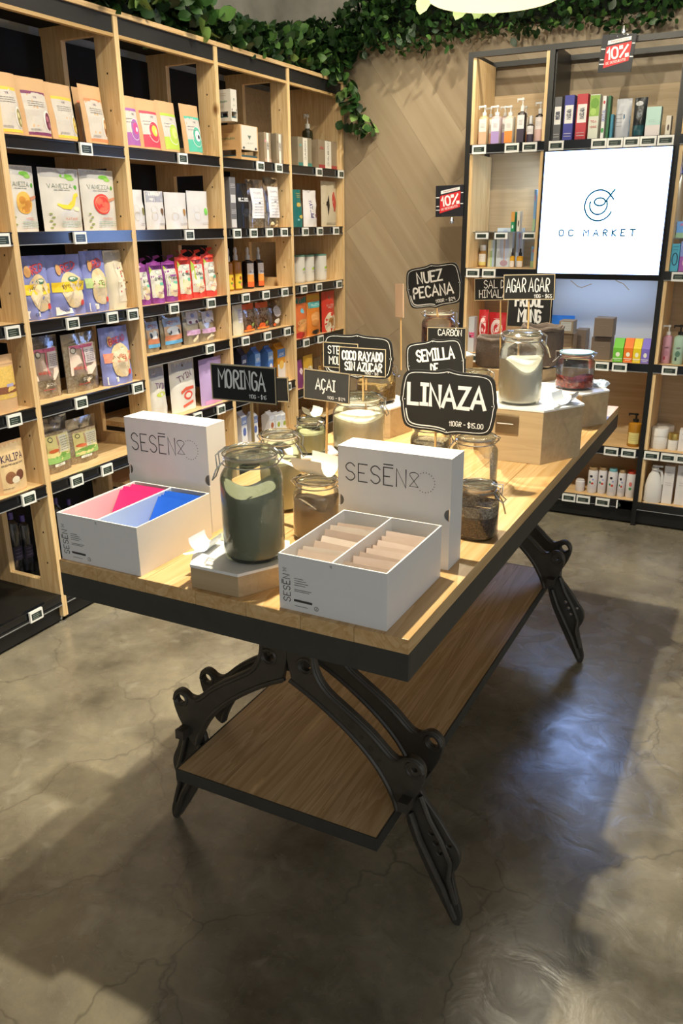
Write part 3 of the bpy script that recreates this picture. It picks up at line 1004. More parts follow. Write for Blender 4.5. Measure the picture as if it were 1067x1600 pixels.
# ================================================================ LEFT SHELVING
unit = thing('product_shelving', 'tall pine and black product shelving along the left wall', 'shelf', (0, 0, 0))
DIV = [1.50, 2.1233, 2.7298, 3.3686, 3.9889, 4.5899]          # right-hand faces of the uprights
T = 0.025
ROWS = {'Z': [1.789, 1.481, 1.178, .877, .581, .126], 'A': [1.789, 1.481, 1.178, .877, .581, .126],
        'B': [1.789, 1.481, 1.178, .970, .670, .380, .126], 'C': [1.789, 1.481, 1.178, .970, .670, .380, .126],
        'D': [1.789, 1.481, 1.178, .884, .601, .380, .126]}
BAY = {'Z': (DIV[0], DIV[1] - T), 'A': (DIV[1], DIV[2] - T), 'B': (DIV[2], DIV[3] - T), 'C': (DIV[3], DIV[4] - T), 'D': (DIV[4], DIV[5] - T)}
PINHOLE = mat('#3a2a18', 0.8)
for i, yv in enumerate(DIV):
    b = MB().use(PINE)
    if i in (0, 5):
        b.box((-0.378, yv - T, 0.03), (0, yv, 2.236))
    else:
        b.box((-0.10, yv - T, 0.03), (0, yv, 2.236))
        b.box((-0.378, yv - T, 0.03), (-0.27, yv, 2.236))
        rows = ROWS['ZABCD'[i - 1]]
        zz = [2.236 + 0.0] + rows
        for k, z in enumerate(rows):
            b.box((-0.27, yv - T, z - 0.075), (-0.10, yv, z + 0.045))
        b.box((-0.27, yv - T, 2.178), (-0.10, yv, 2.236))
        b.use(PINHOLE)
        for z in [0.25 + 0.128 * n for n in range(16)]:
            b.box((-0.052, yv - T - 0.0006, z), (-0.046, yv - T, z + 0.007))
    b.build('upright', unit)
b = MB().use(PINE_Y)
b.box((-0.378, DIV[0] - T, 2.236), (0.004, DIV[5] + 0.0, 2.2535))
b.build('top_board', unit)
HDRB = wood('header_plywood', '#d6b684', '#b8945e', 'Y', 0.6)
HDR = mat('#191919', 0.6, 0.25, 40)
for key, (y0, y1) in BAY.items():
    b = MB().use(HDR)
    b.box((-0.022, y0, 2.176), (-0.006, y1, 2.236))
    b.build('header', unit)
    b = MB().use(HDRB)
    b.box((-0.024, y0, 2.164), (-0.003, y1, 2.176))
    b.build('header_strip', unit)
    b = MB().use(BACKBLK)  # black sheet below the top board
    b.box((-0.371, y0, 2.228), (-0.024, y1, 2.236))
    b.build('top_black_sheet', unit)
    b = MB().use(BACKBLK if key != 'D' else PLYB)
    b.box((-0.385, y0 - 0.004, 0.05), (-0.372, y1 + 0.004, 2.2))
    b.build('back_panel', unit)
    if key == 'D':
        pass
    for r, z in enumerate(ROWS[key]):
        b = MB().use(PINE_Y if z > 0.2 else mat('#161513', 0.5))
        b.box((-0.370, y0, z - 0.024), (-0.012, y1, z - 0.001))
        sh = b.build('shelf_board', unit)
        b = MB().use(RAIL)
        b.box((-0.012, y0 + 0.001, z - 0.042), (-0.002, y1 - 0.001, z))
        b.box((-0.002, y0 + 0.001, z - 0.006), (0.003, y1 - 0.001, z - 0.001))
        b.box((-0.002, y0 + 0.001, z - 0.040), (0.002, y1 - 0.001, z - 0.034))
        b.use(mat('#8d8f92', 0.3, 0.05))
        b.box((-0.003, y0 + 0.001, z - 0.0445), (0.0035, y1 - 0.001, z - 0.0415))
        rail = b.build('shelf_rail', unit)
        for (bb, rr, yy) in TAGS_LEFT:
            if bb == key and rr == r + 1:
                t = MB().use(mat('#efefec', 0.35, 0.03))
                yy = min(max(yy, y0 + 0.033), y1 - 0.033)
                t.box((0.0035, yy - 0.031, z - 0.046), (0.012, yy + 0.031, z - 0.003))
                t.use(mat('#2f3a36', 0.25, 0.25, 300))
                t.box((0.011, yy - 0.024, z - 0.038), (0.0125, yy + 0.024, z - 0.012))
                t.use(mat('#7f8a80', 0.4))
                for q in range(3):
                    t.box((0.0125, yy - 0.018, z - 0.034 + q * 0.007), (0.0128, yy + 0.010 + 0.004 * (q % 2), z - 0.0318 + q * 0.007))
                t.build('price_tag', rail)
    b = MB().use(mat('#0e0e0e', 0.5))
    b.box((-0.03, y0, 0.012), (-0.02, y1, 0.084))
    b.build('plinth', unit)
for yv in DIV[1:]:
    b = MB().use(CHROME)
    b.lathe([(0.016, 0.0), (0.016, 0.006), (0.006, 0.008), (0.006, 0.031)], 12, -0.03, yv - T / 2)
    b.build('levelling_foot', unit)

# ================================================================ BACK WALL UNIT
bu = thing('display_shelving', 'black steel and plywood shelving on the back wall around the screen', 'shelf', (0, 0, 0))
XP = [0.869, 1.2636, 1.8485, 2.44]
YF, YB = 4.238, 4.575
PT = 0.024
BR = [1.8584, 1.2716, 0.8355, 0.4056, 0.1287]
for i, x in enumerate(XP):
    b = MB().use(BLACK)
    b.box((x - PT / 2, YF, 0.0), (x + PT / 2, YF + PT, 2.267))
    b.box((x - PT / 2, YB - PT, 0.0), (x + PT / 2, YB, 2.267))
    b.box((x - PT / 2, YF + PT, 2.243), (x + PT / 2, YB - PT, 2.267))
    b.build('post_frame', bu)
for yy in (YF, YB - PT):
    b = MB().use(BLACK)
    for a, c_ in zip(XP[:-1], XP[1:]):
        b.box((a + PT / 2, yy, 2.243), (c_ - PT / 2, yy + PT, 2.267))
    b.build('top_bar', bu)
MARBLE = mat('#c9d3e6', 0.35, 0.06, 3)
BAYS = {'L': (XP[0] + PT / 2, XP[1] - PT / 2), 'M': (XP[1] + PT / 2, XP[2] - PT / 2), 'N': (XP[2] + PT / 2, XP[3] - PT / 2)}
for key, (x0, x1) in BAYS.items():
    if key in 'LN':
        for xa in ((x0, x0 + 0.016), (x1 - 0.016, x1)):
            b = MB().use(PINE)
            prev = 2.243
            for z in BR:
                b.box((xa[0], YF + 0.006, z + 0.001), (xa[1], YB - PT, prev))
                prev = z - 0.04
            b.build('side_panel', bu)
    if key == 'M':
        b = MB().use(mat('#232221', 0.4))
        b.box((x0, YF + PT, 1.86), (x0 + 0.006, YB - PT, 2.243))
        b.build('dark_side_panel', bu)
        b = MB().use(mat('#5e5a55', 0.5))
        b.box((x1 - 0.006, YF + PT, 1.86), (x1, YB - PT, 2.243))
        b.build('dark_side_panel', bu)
        for za, zb in ((0.10, 0.8), (1.83, 2.11)):
            b = MB().use(PLYB)
            b.box((x0, YB - 0.012, za), (x1, YB, zb))
            b.build('back_panel', bu)
        b = MB().use(MARBLE)
        b.box((x0, YB - 0.014, 0.8), (x1, YB, 1.83))
        bp_ = b.build('marble_back_panel', bu)
        b = MB().use(mat('#a98c6a', 0.5))
        for pts in ([(1.36, 1.20), (1.40, 1.17), (1.42, 1.165), (1.47, 1.185)], [(1.55, 1.24), (1.60, 1.20), (1.63, 1.19), (1.66, 1.16)]):
            ribbon(b, pts, 0.0035, lambda x, z: (x, YB - 0.0146, z))
        b.build('marble_vein', bp_)
    else:
        b = MB().use(PLYB)
        b.box((x0, YB - 0.012, 0.10), (x1, YB, 2.11))
        b.build('back_panel', bu)
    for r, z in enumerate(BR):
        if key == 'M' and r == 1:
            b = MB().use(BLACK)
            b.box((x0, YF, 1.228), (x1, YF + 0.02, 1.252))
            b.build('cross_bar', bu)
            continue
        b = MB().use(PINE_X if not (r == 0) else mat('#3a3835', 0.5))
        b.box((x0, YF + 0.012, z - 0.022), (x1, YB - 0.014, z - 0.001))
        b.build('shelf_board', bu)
        b = MB().use(RAIL)
        b.box((x0, YF, z - 0.040), (x1, YF + 0.011, z))
        b.use(mat('#8d8f92', 0.3, 0.05))
        b.box((x0, YF - 0.002, z - 0.0415), (x1, YF + 0.004, z - 0.0385))
        rail = b.build('shelf_rail', bu)
        for (bb, rr, xx) in TAGS_BACK:
            if bb == key and rr == r + 1:
                t = MB().use(mat('#efefec', 0.35, 0.03))
                xx = min(max(xx, x0 + 0.036), x1 - 0.036)
                t.box((xx - 0.035, YF - 0.010, z - 0.044), (xx + 0.035, YF - 0.002, z - 0.002))
                t.use(mat('#2f3a36', 0.25, 0.25, 300))
                t.box((xx - 0.027, YF - 0.0106, z - 0.034), (xx + 0.027, YF - 0.009, z - 0.012))
                t.use(mat('#7f8a80', 0.4))
                for q in range(2):
                    t.box((xx - 0.021, YF - 0.0110, z - 0.030 + q * 0.008), (xx + 0.012, YF - 0.0106, z - 0.0275 + q * 0.008))
                t.build('price_tag', rail)
    b = MB().use(mat('#0c0c0c', 0.5))
    b.box((x0, YF + 0.02, 0.012), (x1, YF + 0.03, 0.09))
    b.build('plinth', bu)
# acrylic inner shelves of the second row
for key, z, x0, x1 in (('L', 1.45, BAYS['L'][0] + 0.017, BAYS['L'][1] - 0.017), ('N', 1.42, BAYS['N'][0] + 0.017, BAYS['N'][1] - 0.017), ('N', 1.70, BAYS['N'][0] + 0.017, BAYS['N'][1] - 0.017)):
    b = MB().use(ACRYL)
    b.box((x0, 4.29, z - 0.006), (x1, YB - 0.013, z - 0.0005))
    ac = b.build('acrylic_shelf', bu)
    if key == 'L':
        for (bb, rr, xx) in TAGS_BACK:
            if bb == 'L' and rr == 15:
                t = MB().use(ACRYL)
                xx = min(max(xx, x0 + 0.036), x1 - 0.036)
                t.box((xx - 0.038, 4.283, z - 0.045), (xx + 0.038, 4.287, z + 0.006))
                t.use(mat('#e6eaec', 0.3))
                t.box((xx - 0.034, 4.277, z - 0.035), (xx + 0.034, 4.283, z - 0.004))
                t.use(mat('#2f3a36', 0.25, 0.25, 300))
                t.box((xx - 0.026, 4.2765, z - 0.029), (xx + 0.022, 4.2775, z - 0.011))
                t.build('price_tag', ac)

# the lit screen
tv = thing('display_screen', 'lit white screen with a round line logo and lettering OC MARKET', 'screen', (1.5535, 4.2065, 1.532))
b = MB().use(mat('#101013', 0.3))
b.box((-0.2895, 0.002, -0.281), (0.2895, 0.030, 0.281))
b.build('bezel', tv)
b = MB().use(mat('#9bbcff', 0.3, 0.0, 5, name='screen_light', emit=8.5))
b.box((-0.284, 0.0, -0.2755), (0.284, 0.003, 0.2755))
b.build('screen', tv)
LOGO = mat('#0d5a70', 0.9, spec=0.0)
b = MB().use(LOGO)
fn = lambda x, z: (x, -0.0006, z)


def arc(cx, cy, rx, ry, a0, a1, n=26):
    return [(cx + rx * math.cos(R(a0 + (a1 - a0) * i / n)), cy + ry * math.sin(R(a0 + (a1 - a0) * i / n))) for i in range(n + 1)]


ribbon(b, arc(-0.015, 0.034, 0.065, 0.068, 42, 335, 40), 0.0072, fn)
ribbon(b, arc(-0.017, 0.036, 0.040, 0.042, 160, 385, 30), 0.0072, fn)
ribbon(b, arc(-0.012, 0.050, 0.025, 0.017, 0, 360, 26), 0.0072, fn)
ribbon(b, [(0.014, 0.050), (0.046, 0.095), (0.052, 0.102)], 0.0072, fn)
ribbon(b, [(0.024, 0.090), (0.050, 0.060)], 0.0072, fn)
b.build('logo', tv)
b = MB().use(LOGO)
write(b, 'OC', -0.158, -0.088, 0.028, fn, 0.006, track=3.4, width=0.068)
write(b, 'MARKET', 0.043, -0.088, 0.028, fn, 0.006, track=4.2, width=0.235)
b.build('lettering', tv)


# ---------------------------------------------------------------- the two discount cards
def discount_card(label, loc, rz, ry, clip_top):
    t = thing('discount_sign', label, 'sign', loc, rz)
    t.rotation_euler = (0, ry, rz)
    b = MB().use(mat('#10131f', 0.45))
    b.box((-0.074, -0.002, -0.075), (0.074, 0.002, 0.075))
    b.build('card', t)
    b = MB().use(mat('#d8282f', 0.45, 0.03))
    f = lambda e: (lambda x, z: (x, -0.002 - e, z))
    b.poly([f(.0004)(-.052, -.058), f(.0004)(.056, -.030), f(.0004)(.058, .046), f(.0004)(-.050, .026)])
    b.use(mat('#f1f1f1', 0.5))
    b.poly([f(.0006)(-.046, .034), f(.0006)(.054, .052), f(.0006)(.054, .066), f(.0006)(-.046, .050)])
    for x0, z0, x1, z1 in ((-.072, .016, -.054, .020), (-.070, -.026, -.055, -.022), (.060, .036, .073, .040), (.058, -.016, .073, -.012), (-.072, -.044, -.05, -.040)):
        b.poly([f(.0006)(x0, z0), f(.0006)(x1, z0), f(.0006)(x1, z1), f(.0006)(x0, z1)])
    b.build('print', t)
    b = MB().use(mat('#ffffff', 0.5))
    write(b, '10%', 0.003, 0.004, 0.042, f(.0009), 0.0085, width=0.088, rot=R(9))
    write(b, 'DE DESCUENTO', 0.0, -0.032, 0.009, f(.0009), 0.0014, width=0.085, rot=R(11))
    b.use(mat('#8a1820', 0.5))
    write(b, 'PROMOCION', 0.005, 0.050, 0.007, f(.0009), 0.0012, width=0.075, rot=R(9))
    b.build('lettering', t)
    b = MB().use(ACRYL)
    s = 1 if clip_top else -1
    b.box((-0.040, -0.006, s * 0.071 - 0.004), (0.040, 0.008, s * 0.071 + 0.008))
    b.use(CHROME)
    b.lathe([(0.012, 0), (0.012, 0.012), (0.006, 0.03)], 10, 0.012, 0.004, M=Matrix.Translation((0, 0, s * 0.078 - (0.03 if s < 0 else 0))))
    b.build('clip', t)
    return t


discount_card('red and navy 10% discount card standing on top of back unit', (1.555, 4.222, 2.20), R(-4), R(4), True)
discount_card('red and navy 10% discount card clipped beside back unit left post', (0.787, 4.23, 1.60), R(2), R(-1), False)

# ================================================================ GOODS
PAL = dict(kraft='#cfa77c', white='#e9e7e6', yellow='#f2c54b', plum='#7a3560', orange='#ef8a5c', teal='#58bfa8', red='#e0455c', lime='#b9d64a', purple='#a15fb0',
           lilacblue='#7f86c9', cream='#e9dfc8', green='#58a03a', brown='#6b4a35')


def pouch_fn(w, h, t, box=0.6, taper=0.94, crumple=0.0, seed=0, top=0.05):
    def b(v):
        v = max(0.0, min(1.0, v))
        return max(top, 1 - v ** 2.6) * (0.86 + 0.14 * math.sin(min(1, v * 3) * math.pi / 2))

    def F(u, v, e=0.0):
        s = max(0.0, math.sin(math.pi * min(1, max(0, u)))) ** box
        ww = w * (taper + (1 - taper) * v)
        y = -(t / 2) * s * b(v)
        if crumple:
            y += crumple * (mnoise.noise(Vector((u * 4 + seed, v * 5, seed))) * s)
        return ((u - 0.5) * ww, y - e, v * h)
    return F


def pouch_body(root, F, w, h, t, m, name='pouch', nu=10, nv=10, seal=None, parts=None):
    mb = MB().use(m, True)
    G = lambda u, v: F(u, v)
    Bk = lambda u, v: (F(1 - u, v)[0], -F(1 - u, v)[1] * 0.9, F(1 - u, v)[2])
    mb.grid(G, nu, nv)
    mb.grid(Bk, nu, nv)
    ring = [G(i / nu, 0) for i in range(nu + 1)] + [Bk(i / nu, 0) for i in range(1, nu)]
    mb.poly([ring[i] for i in reversed(range(len(ring)))])
    ring = [G(i / nu, 1) for i in range(nu + 1)] + [Bk(i / nu, 1) for i in range(1, nu)]
    mb.poly(ring)
    return mb.build(name, root)


def box_fn(w, h, t):
    return lambda u, v, e=0.0: ((u - 0.5) * w, -e, v * h)


def cyl_fn(r, z0, z1, span=2.4, cy=None):
    cy = r if cy is None else cy
    def F(u, v, e=0.0):
        a = (u - 0.5) * span
        return (math.sin(a) * (r + e), cy - math.cos(a) * (r + e), z0 + (z1 - z0) * v)
    return F


def decals(root, F, items, w, h, name='label', e0=0.0006):
    """printed artwork: r rect, e ellipse, o ring, p polygon, t text; u,v in 0..1"""
    lab, txt = MB(), MB()
    k = 0
    for it in items:
        e = e0 + 0.00022 * k
        k += 1
        if it[0] == 'r':
            _, u0, u1, v0, v1, col = it
            lab.use(mat(col, 0.5, 0.04) if isinstance(col, str) else col, False)
            n = max(2, int((u1 - u0) * 10))
            lab.grid(lambda u, v: F(u, v, e), n, max(2, int((v1 - v0) * 10)), u0, u1, v0, v1)
        elif it[0] in 'eo':
            _, cu, cv, ru, rv, col = it[:6]
            m = mat(col, 0.5, 0.12) if isinstance(col, str) else col
            lab.use(m, False)
            pts = [(cu + ru * math.cos(2 * math.pi * i / 18), cv + rv * math.sin(2 * math.pi * i / 18)) for i in range(18)]
            if it[0] == 'o':
                ribbon(lab, [(a * w, b_ * h) for a, b_ in pts + [pts[0]]], it[6], lambda x, y: F(x / w, y / h, e))
            else:
                n = len(lab.v)
                lab.v.append(F(cu, cv, e + 0.0002))
                for rr in (0.5, 1.0):
                    lab.v += [F(cu + (a - cu) * rr, cv + (b_ - cv) * rr, e) for a, b_ in pts]
                for i in range(18):
                    j = (i + 1) % 18
                    lab.face([n, n + 1 + i, n + 1 + j])
                    lab.face([n + 1 + i, n + 19 + i, n + 19 + j, n + 1 + j])
        elif it[0] == 'p':
            lab.use(mat(it[2], 0.5, 0.08), False)
            lab.poly([F(u, v, e + 0.0003) for u, v in it[1]])
        elif it[0] == 't':
            _, s, cu, cv, hh, wid, col = it[:7]
            rot = it[7] if len(it) > 7 else 0
            txt.use(mat(col, 0.5, 0.02), False)
            write(txt, s, cu * w, cv * h, hh * h, lambda x, y: F(x / w, y / h, e + 0.0003), hh * h * (it[8] if len(it) > 8 else 0.16), width=wid * w, rot=rot)
        elif it[0] == 'l':
            # lines of small print: short strokes
            _, u0, u1, v0, v1, n, col = it
            txt.use(mat(col, 0.6, 0.02), False)
            for q in range(n):
                vv = v1 - (v1 - v0) * q / max(1, n - 1)
                x = u0
                while x < u1:
                    L = random.uniform(0.04, 0.12)
                    ribbon(txt, [(x * w, vv * h), (min(u1, x + L) * w, vv * h)], 0.011 * h, lambda a, b_: F(a / w, b_ / h, e + 0.0003))
                    x += L + 0.03
    if lab.f:
        lab.build(name, root)
    if txt.f:
        txt.build('lettering', root)


def KR():
    return mat('#d2ab80', 0.75, 0.07, 60, 0.1)


OATS = grains('oat_flakes', '#fbeed3', '#dcc197', 150)
CLOUD = mat('#e9e7e6', 0.42, 0.03)
SMALL = dict(dark='#3a3a3f')


def make(kind, w, h, root):
    k = kind.split(':')
    a = k[1] if len(k) > 1 else ''
    c = k[2] if len(k) > 2 else ''
    sd = random.random() * 10
    if k[0] in ('kraft', 'fruit', 'kraftz', 'kalipa'):
        t = 0.05
        F = pouch_fn(w, h, t, 0.55, 0.97, 0.004, sd, 0.05)
        pouch_body(root, F, w, h, t, KR())
        D = []
        if k[0] == 'kraft':
            colr = PAL[a]
            D = [('r', .12, .90, .06, .76, '#cbc4bd'), ('r', .12, .90, .72, .77, colr), ('r', .12, .90, .05, .10, colr), ('t', 'YR', .5, .67, .035, .12, '#5a3a66'),
                 ('l', .25, .78, .53, .60, 3, '#8d8a88'), ('l', .2, .5, .13, .15, 2, '#b0aaa6'), ('e', .80, .30, .15, .17, '#e6e2df'),
                 ('e', .82, .29, .11, .15, {'oats': '#8f8450', 'bean': '#6a2b3f', 'seed': '#b99a35', 'nut': '#a5743f'}[c]),
                 ('e', .79, .33, .05, .05, {'oats': '#d9cf9c', 'bean': '#a8667a', 'seed': '#e8d384', 'nut': '#e3c08e'}[c]), ('e', .84, .23, .04, .045, {'oats': '#d9cf9c', 'bean': '#a8667a', 'seed': '#e8d384', 'nut': '#4a2a1a'}[c])]
        elif k[0] == 'fruit':
            colr = {'purple': '#a664b2', 'red': '#e2485f', 'lime': '#b9d353', 'teal': '#5cc0a9'}[a]
            c2 = {'purple': '#e0508f', 'red': '#c6da57', 'lime': '#dfe58a', 'teal': '#eef5f2'}[a]
            D = [('r', .12, .92, .06, .76, '#cdc8c4'), ('r', .12, .92, .71, .76, colr), ('r', .12, .92, .06, .30, colr), ('t', 'YR', .58, .65, .035, .13, '#5a4a66'),
                 ('e', .62, .38, .24, .18, colr), ('e', .62, .38, .15, .11, c2), ('o', .60, .36, .28, .20, '#f6f0f5', .002), ('e', .66, .36, .06, .045, {'teal': '#3a3050', 'purple': '#fff0fa', 'red': '#eef0b0', 'lime': '#c4da60'}[a]),
                 ('l', .2, .55, .50, .56, 2, '#aaa6aa')]
        elif k[0] == 'kraftz':
            D = [('r', .08, .92, .25, .80, mat('#d9b65e', 0.6, 0.3, 140)), ('r', .08, .92, .34, .46, mat('#7c4a30', 0.7, 0.5, 180)), ('r', .5, .8, .45, .50, '#a9a6cf'), ('r', 0.02, .98, .84, .845, '#a98a63')]
        else:
            D = [('r', .1, .94, .04, .98, '#d9bd90'), ('t', 'KALIPA', .53, .70, .13, .70, '#33244a', 0, .13), ('l', .15, .85, .56, .58, 2, '#6a5a4a'), ('e', .36, .32, .16, .12, mat('#8a5a3a', .7, .4, 120)),
                 ('e', .66, .34, .14, .10, mat('#6b3f2c', .7, .4, 120)), ('e', .50, .26, .12, .07, '#e8dcc4'), ('l', .1, .4, .12, .12, 1, '#6a5a4a')]
        decals(root, F, D, w, h)
    elif k[0] == 'snack':
        t = 0.045
        F = pouch_fn(w, h, t, 0.55, 0.97, 0.008, sd, 0.05)
        pouch_body(root, F, w, h, t, mat('#d0cdc8', 0.35, 0.03), nu=14, nv=14)
        fc = {'cereal': '#e3b052', 'banana': '#f0cf3c', 'apple': '#dc3f36'}[a]
        fc2 = {'cereal': '#c98a35', 'banana': '#f0cf3c', 'apple': '#ef6a52'}[a]
        D = [('r', .03, .97, .86, .985, '#b7b6b8'), ('e', .66, .88, .16, .035, '#6fae3c'), ('e', .76, .84, .10, .03, '#8cc055'), ('t', 'VANEZZA', .46, .72, .065, .62, '#5a6a54', 0, .10), ('e', .86, .71, .04, .035, '#57a836'),
             ('l', .3, .7, .655, .66, 1, '#9a9a94')]
        if a == 'banana':
            D += [('p', [(.30, .42), (.42, .36), (.62, .35), (.76, .42), (.84, .55), (.90, .57), (.88, .62), (.78, .60), (.70, .50), (.56, .42), (.42, .43), (.32, .45)], fc), ('e', .80, .36, .09, .035, '#efe3b8')]
        else:
            D += [('e', .50, .44, .24, .17, fc), ('e', .42, .48, .09, .06, fc2), ('e', .58, .42, .10, .06, fc2), ('e', .50, .34, .12, .05, fc2), ('p', [(.66, .52), (.94, .56), (.94, .52), (.68, .47)], '#c98a6a')]
            if a == 'apple':
                D += [('o', .50, .44, .2, .13, '#f39a80', .002)]
        D += [('t', {'cereal': 'MIEL', 'banana': 'PLATANO', 'apple': 'MANZANA'}[a], .62, .20, .03, .3, '#d9733a'), ('l', .35, .92, .08, .15, 3, '#9fb6a6')]
        for q in range(5):
            D.append(('e', .13 + .05 * (q % 2), .06 + .055 * q, .035, .014, '#8f9a58'))
        decals(root, F, D, w, h)
    elif k[0] == 'white':
        t = 0.05
        F = pouch_fn(w, h, t, 0.5, 0.97, 0.008, sd, 0.05)
        pouch_body(root, F, w, h, t, mat('#d6d5d9', 0.35, 0.03))
        oc = {'olive': '#7e7a48', 'brown': '#6f5138', 'nut': '#ad8148', 'green': '#7ad05e'}[a]
        D = [('o', .30, .52, .12, .10, '#c9c6c6', .0015), ('o', .30, .34, .13, .11, '#c9b9a0', .0015), ('e', .74, .46, .10, .10, oc), ('l', .5, .85, .12, .16, 2, '#a8a8ac')]
        if a == 'brown':
            D = [('r', .04, .97, .72, .98, '#a5a7b8')] + D
        decals(root, F, D, w, h)
    elif k[0] == 'blue':
        t = 0.07
        F = pouch_fn(w, h, t, 0.42, 0.98, 0.020, sd, 0.10)
        pouch_body(root, F, w, h, t, mat('#868dcb', 0.4, 0.12, 25), nu=22, nv=22)
        band = {'yellow': '#f0cb2a', 'green': '#b9cf8a', 'salmon': '#e58d72'}[a]
        D = [('e', .55, .42, .34, .30, '#e8cfa2'), ('e', .55, .40, .30, .26, mat('#dfcdb0', .7, .25, 120)), ('r', .03, .97, .40, .56, band), ('t', '100% AVENA' if a == 'yellow' else 'AVENA', .56, .48, .07, .62, '#7a6224'),
             ('t', 'RED', .55, .80, .12, .42, '#c4474f', R(12), .18), ('e', .26, .76, .07, .09, '#d9a56a'), ('e', .60, .60, .16, .045, '#4f7f66'), ('e', .60, .61, .11, .02, '#dfe8d8'), ('e', .76, .20, .075, .05, '#dd4a41'),
             ('p', [(.05, .02), (.42, .05), (.42, .13), (.05, .16)], '#e9e6e2'), ('t', 'GF', .3, .09, .04, .12, '#222222')]
        if a == 'salmon':
            D = [x for x in D if not (x[0] == 't' and x[1] == 'RED')] + [('t', 'BREAD', .5, .78, .10, .55, '#a3364e', R(8), .18)]
        decals(root, F, D, w, h, e0=0.0035)
    elif k[0] == 'cream':
        t = 0.07
        F = pouch_fn(w, h, t, 0.3, 0.96, 0.010, sd, 0.12)
        pouch_body(root, F, w, h, t, mat('#ddd2ba', 0.5, 0.06), nu=12, nv=12)
        D = [('r', .04, .96, .84, .97, '#b5aea4'), ('r', .40, .92, .12, .80, '#e6dcc8')]
        rr = random.Random(5)
        for q in range(12):
            D.append(('e', rr.uniform(.48, .86), rr.uniform(.3, .75), .03, .018, rr.choice(['#c4525a', '#a87f5a', '#d98a92', '#7b5a8a'])))
        decals(root, F, D, w, h, e0=0.001)
    elif k[0] == 'twist':
        col = {'purple': '#8e3f94', 'red': '#e2453c'}[a]
        t = 0.06
        hb = h * 0.86
        F = pouch_fn(w, hb, t, 0.4, 0.94, 0.012, sd, 0.35)
        pouch_body(root, F, w, hb, t, mat(col, 0.3, 0.15, 30), nu=10, nv=12)
        D = [('r', .06, .94, .15, .82, '#dcd9cf'), ('p', [(.06, .25), (.30, .45), (.26, .82), (.06, .92)], '#b9cf4a'), ('e', .52, .30, .34, .18, '#ead7b4'), ('t', 'CEREAL', .56, .60, .06, .6, '#26302c', 0, .2), ('r', .5, .92, .44, .51, '#69bfa4'),
             ('o', .60, .76, .16, .045, '#7c93a0', .0016), ('t', 'MAIZ', .52, .27, .05, .36, col), ('r', .06, .94, .0, .12, col)]
        decals(root, F, D, w, hb, e0=0.001)
        tw = MB().use(mat(col, 0.3, 0.15, 30), True)
        prof = [(0.46 * w, hb * 0.93), (0.30 * w, hb * 1.0), (0.10 * w, hb * 1.04), (0.07 * w, hb * 1.07)]
        tw.lathe(prof, 10, cap=False, M=Matrix.Scale(0.5, 4, (0, 1, 0)))
        tw.use(mat(col, 0.3, 0.2, 30), False)
        for s_ in (-1, 1):
            tw.poly([(0, 0, hb * 1.05), (s_ * w * .34, -0.012, hb * 1.13), (s_ * w * .42, 0.004, hb * 1.17), (s_ * w * .12, 0.01, hb * 1.15)])
        tw.build('twisted_top', root)
    elif k[0] == 'clear':
        t = 0.05
        F = pouch_fn(w, h, t, 0.5, 0.97, 0.008, sd, 0.03)
        fillh = {'oats': .80, 'green': .72, 'label': .30, 'blue': .86, 'pink': .62, 'orange': .85, 'white': .75}[a] * h
        F2 = pouch_fn(w * .95, fillh, t * .92, 0.5, 0.98, 0.006, sd, 0.35)
        cont = {'oats': OATS, 'green': OATS, 'label': grains('pale_chips', '#e9d9b4', '#b3925e', 90), 'blue': mat('#e3d2ae', .7, .15, 60), 'pink': mat('#e9dcc0', .7, .1, 40),
                'orange': grains('nut_mix', '#c9a27a', '#7b4b34', 110), 'white': grains('trail_mix', '#a67c52', '#5d3a2a', 90)}[a]
        pouch_body(root, F2, w * .95, fillh, t * .92, cont, 'contents', 8, 8)
        pouch_body(root, F, w, h, t, FILM, 'clear_bag', 10, 10)
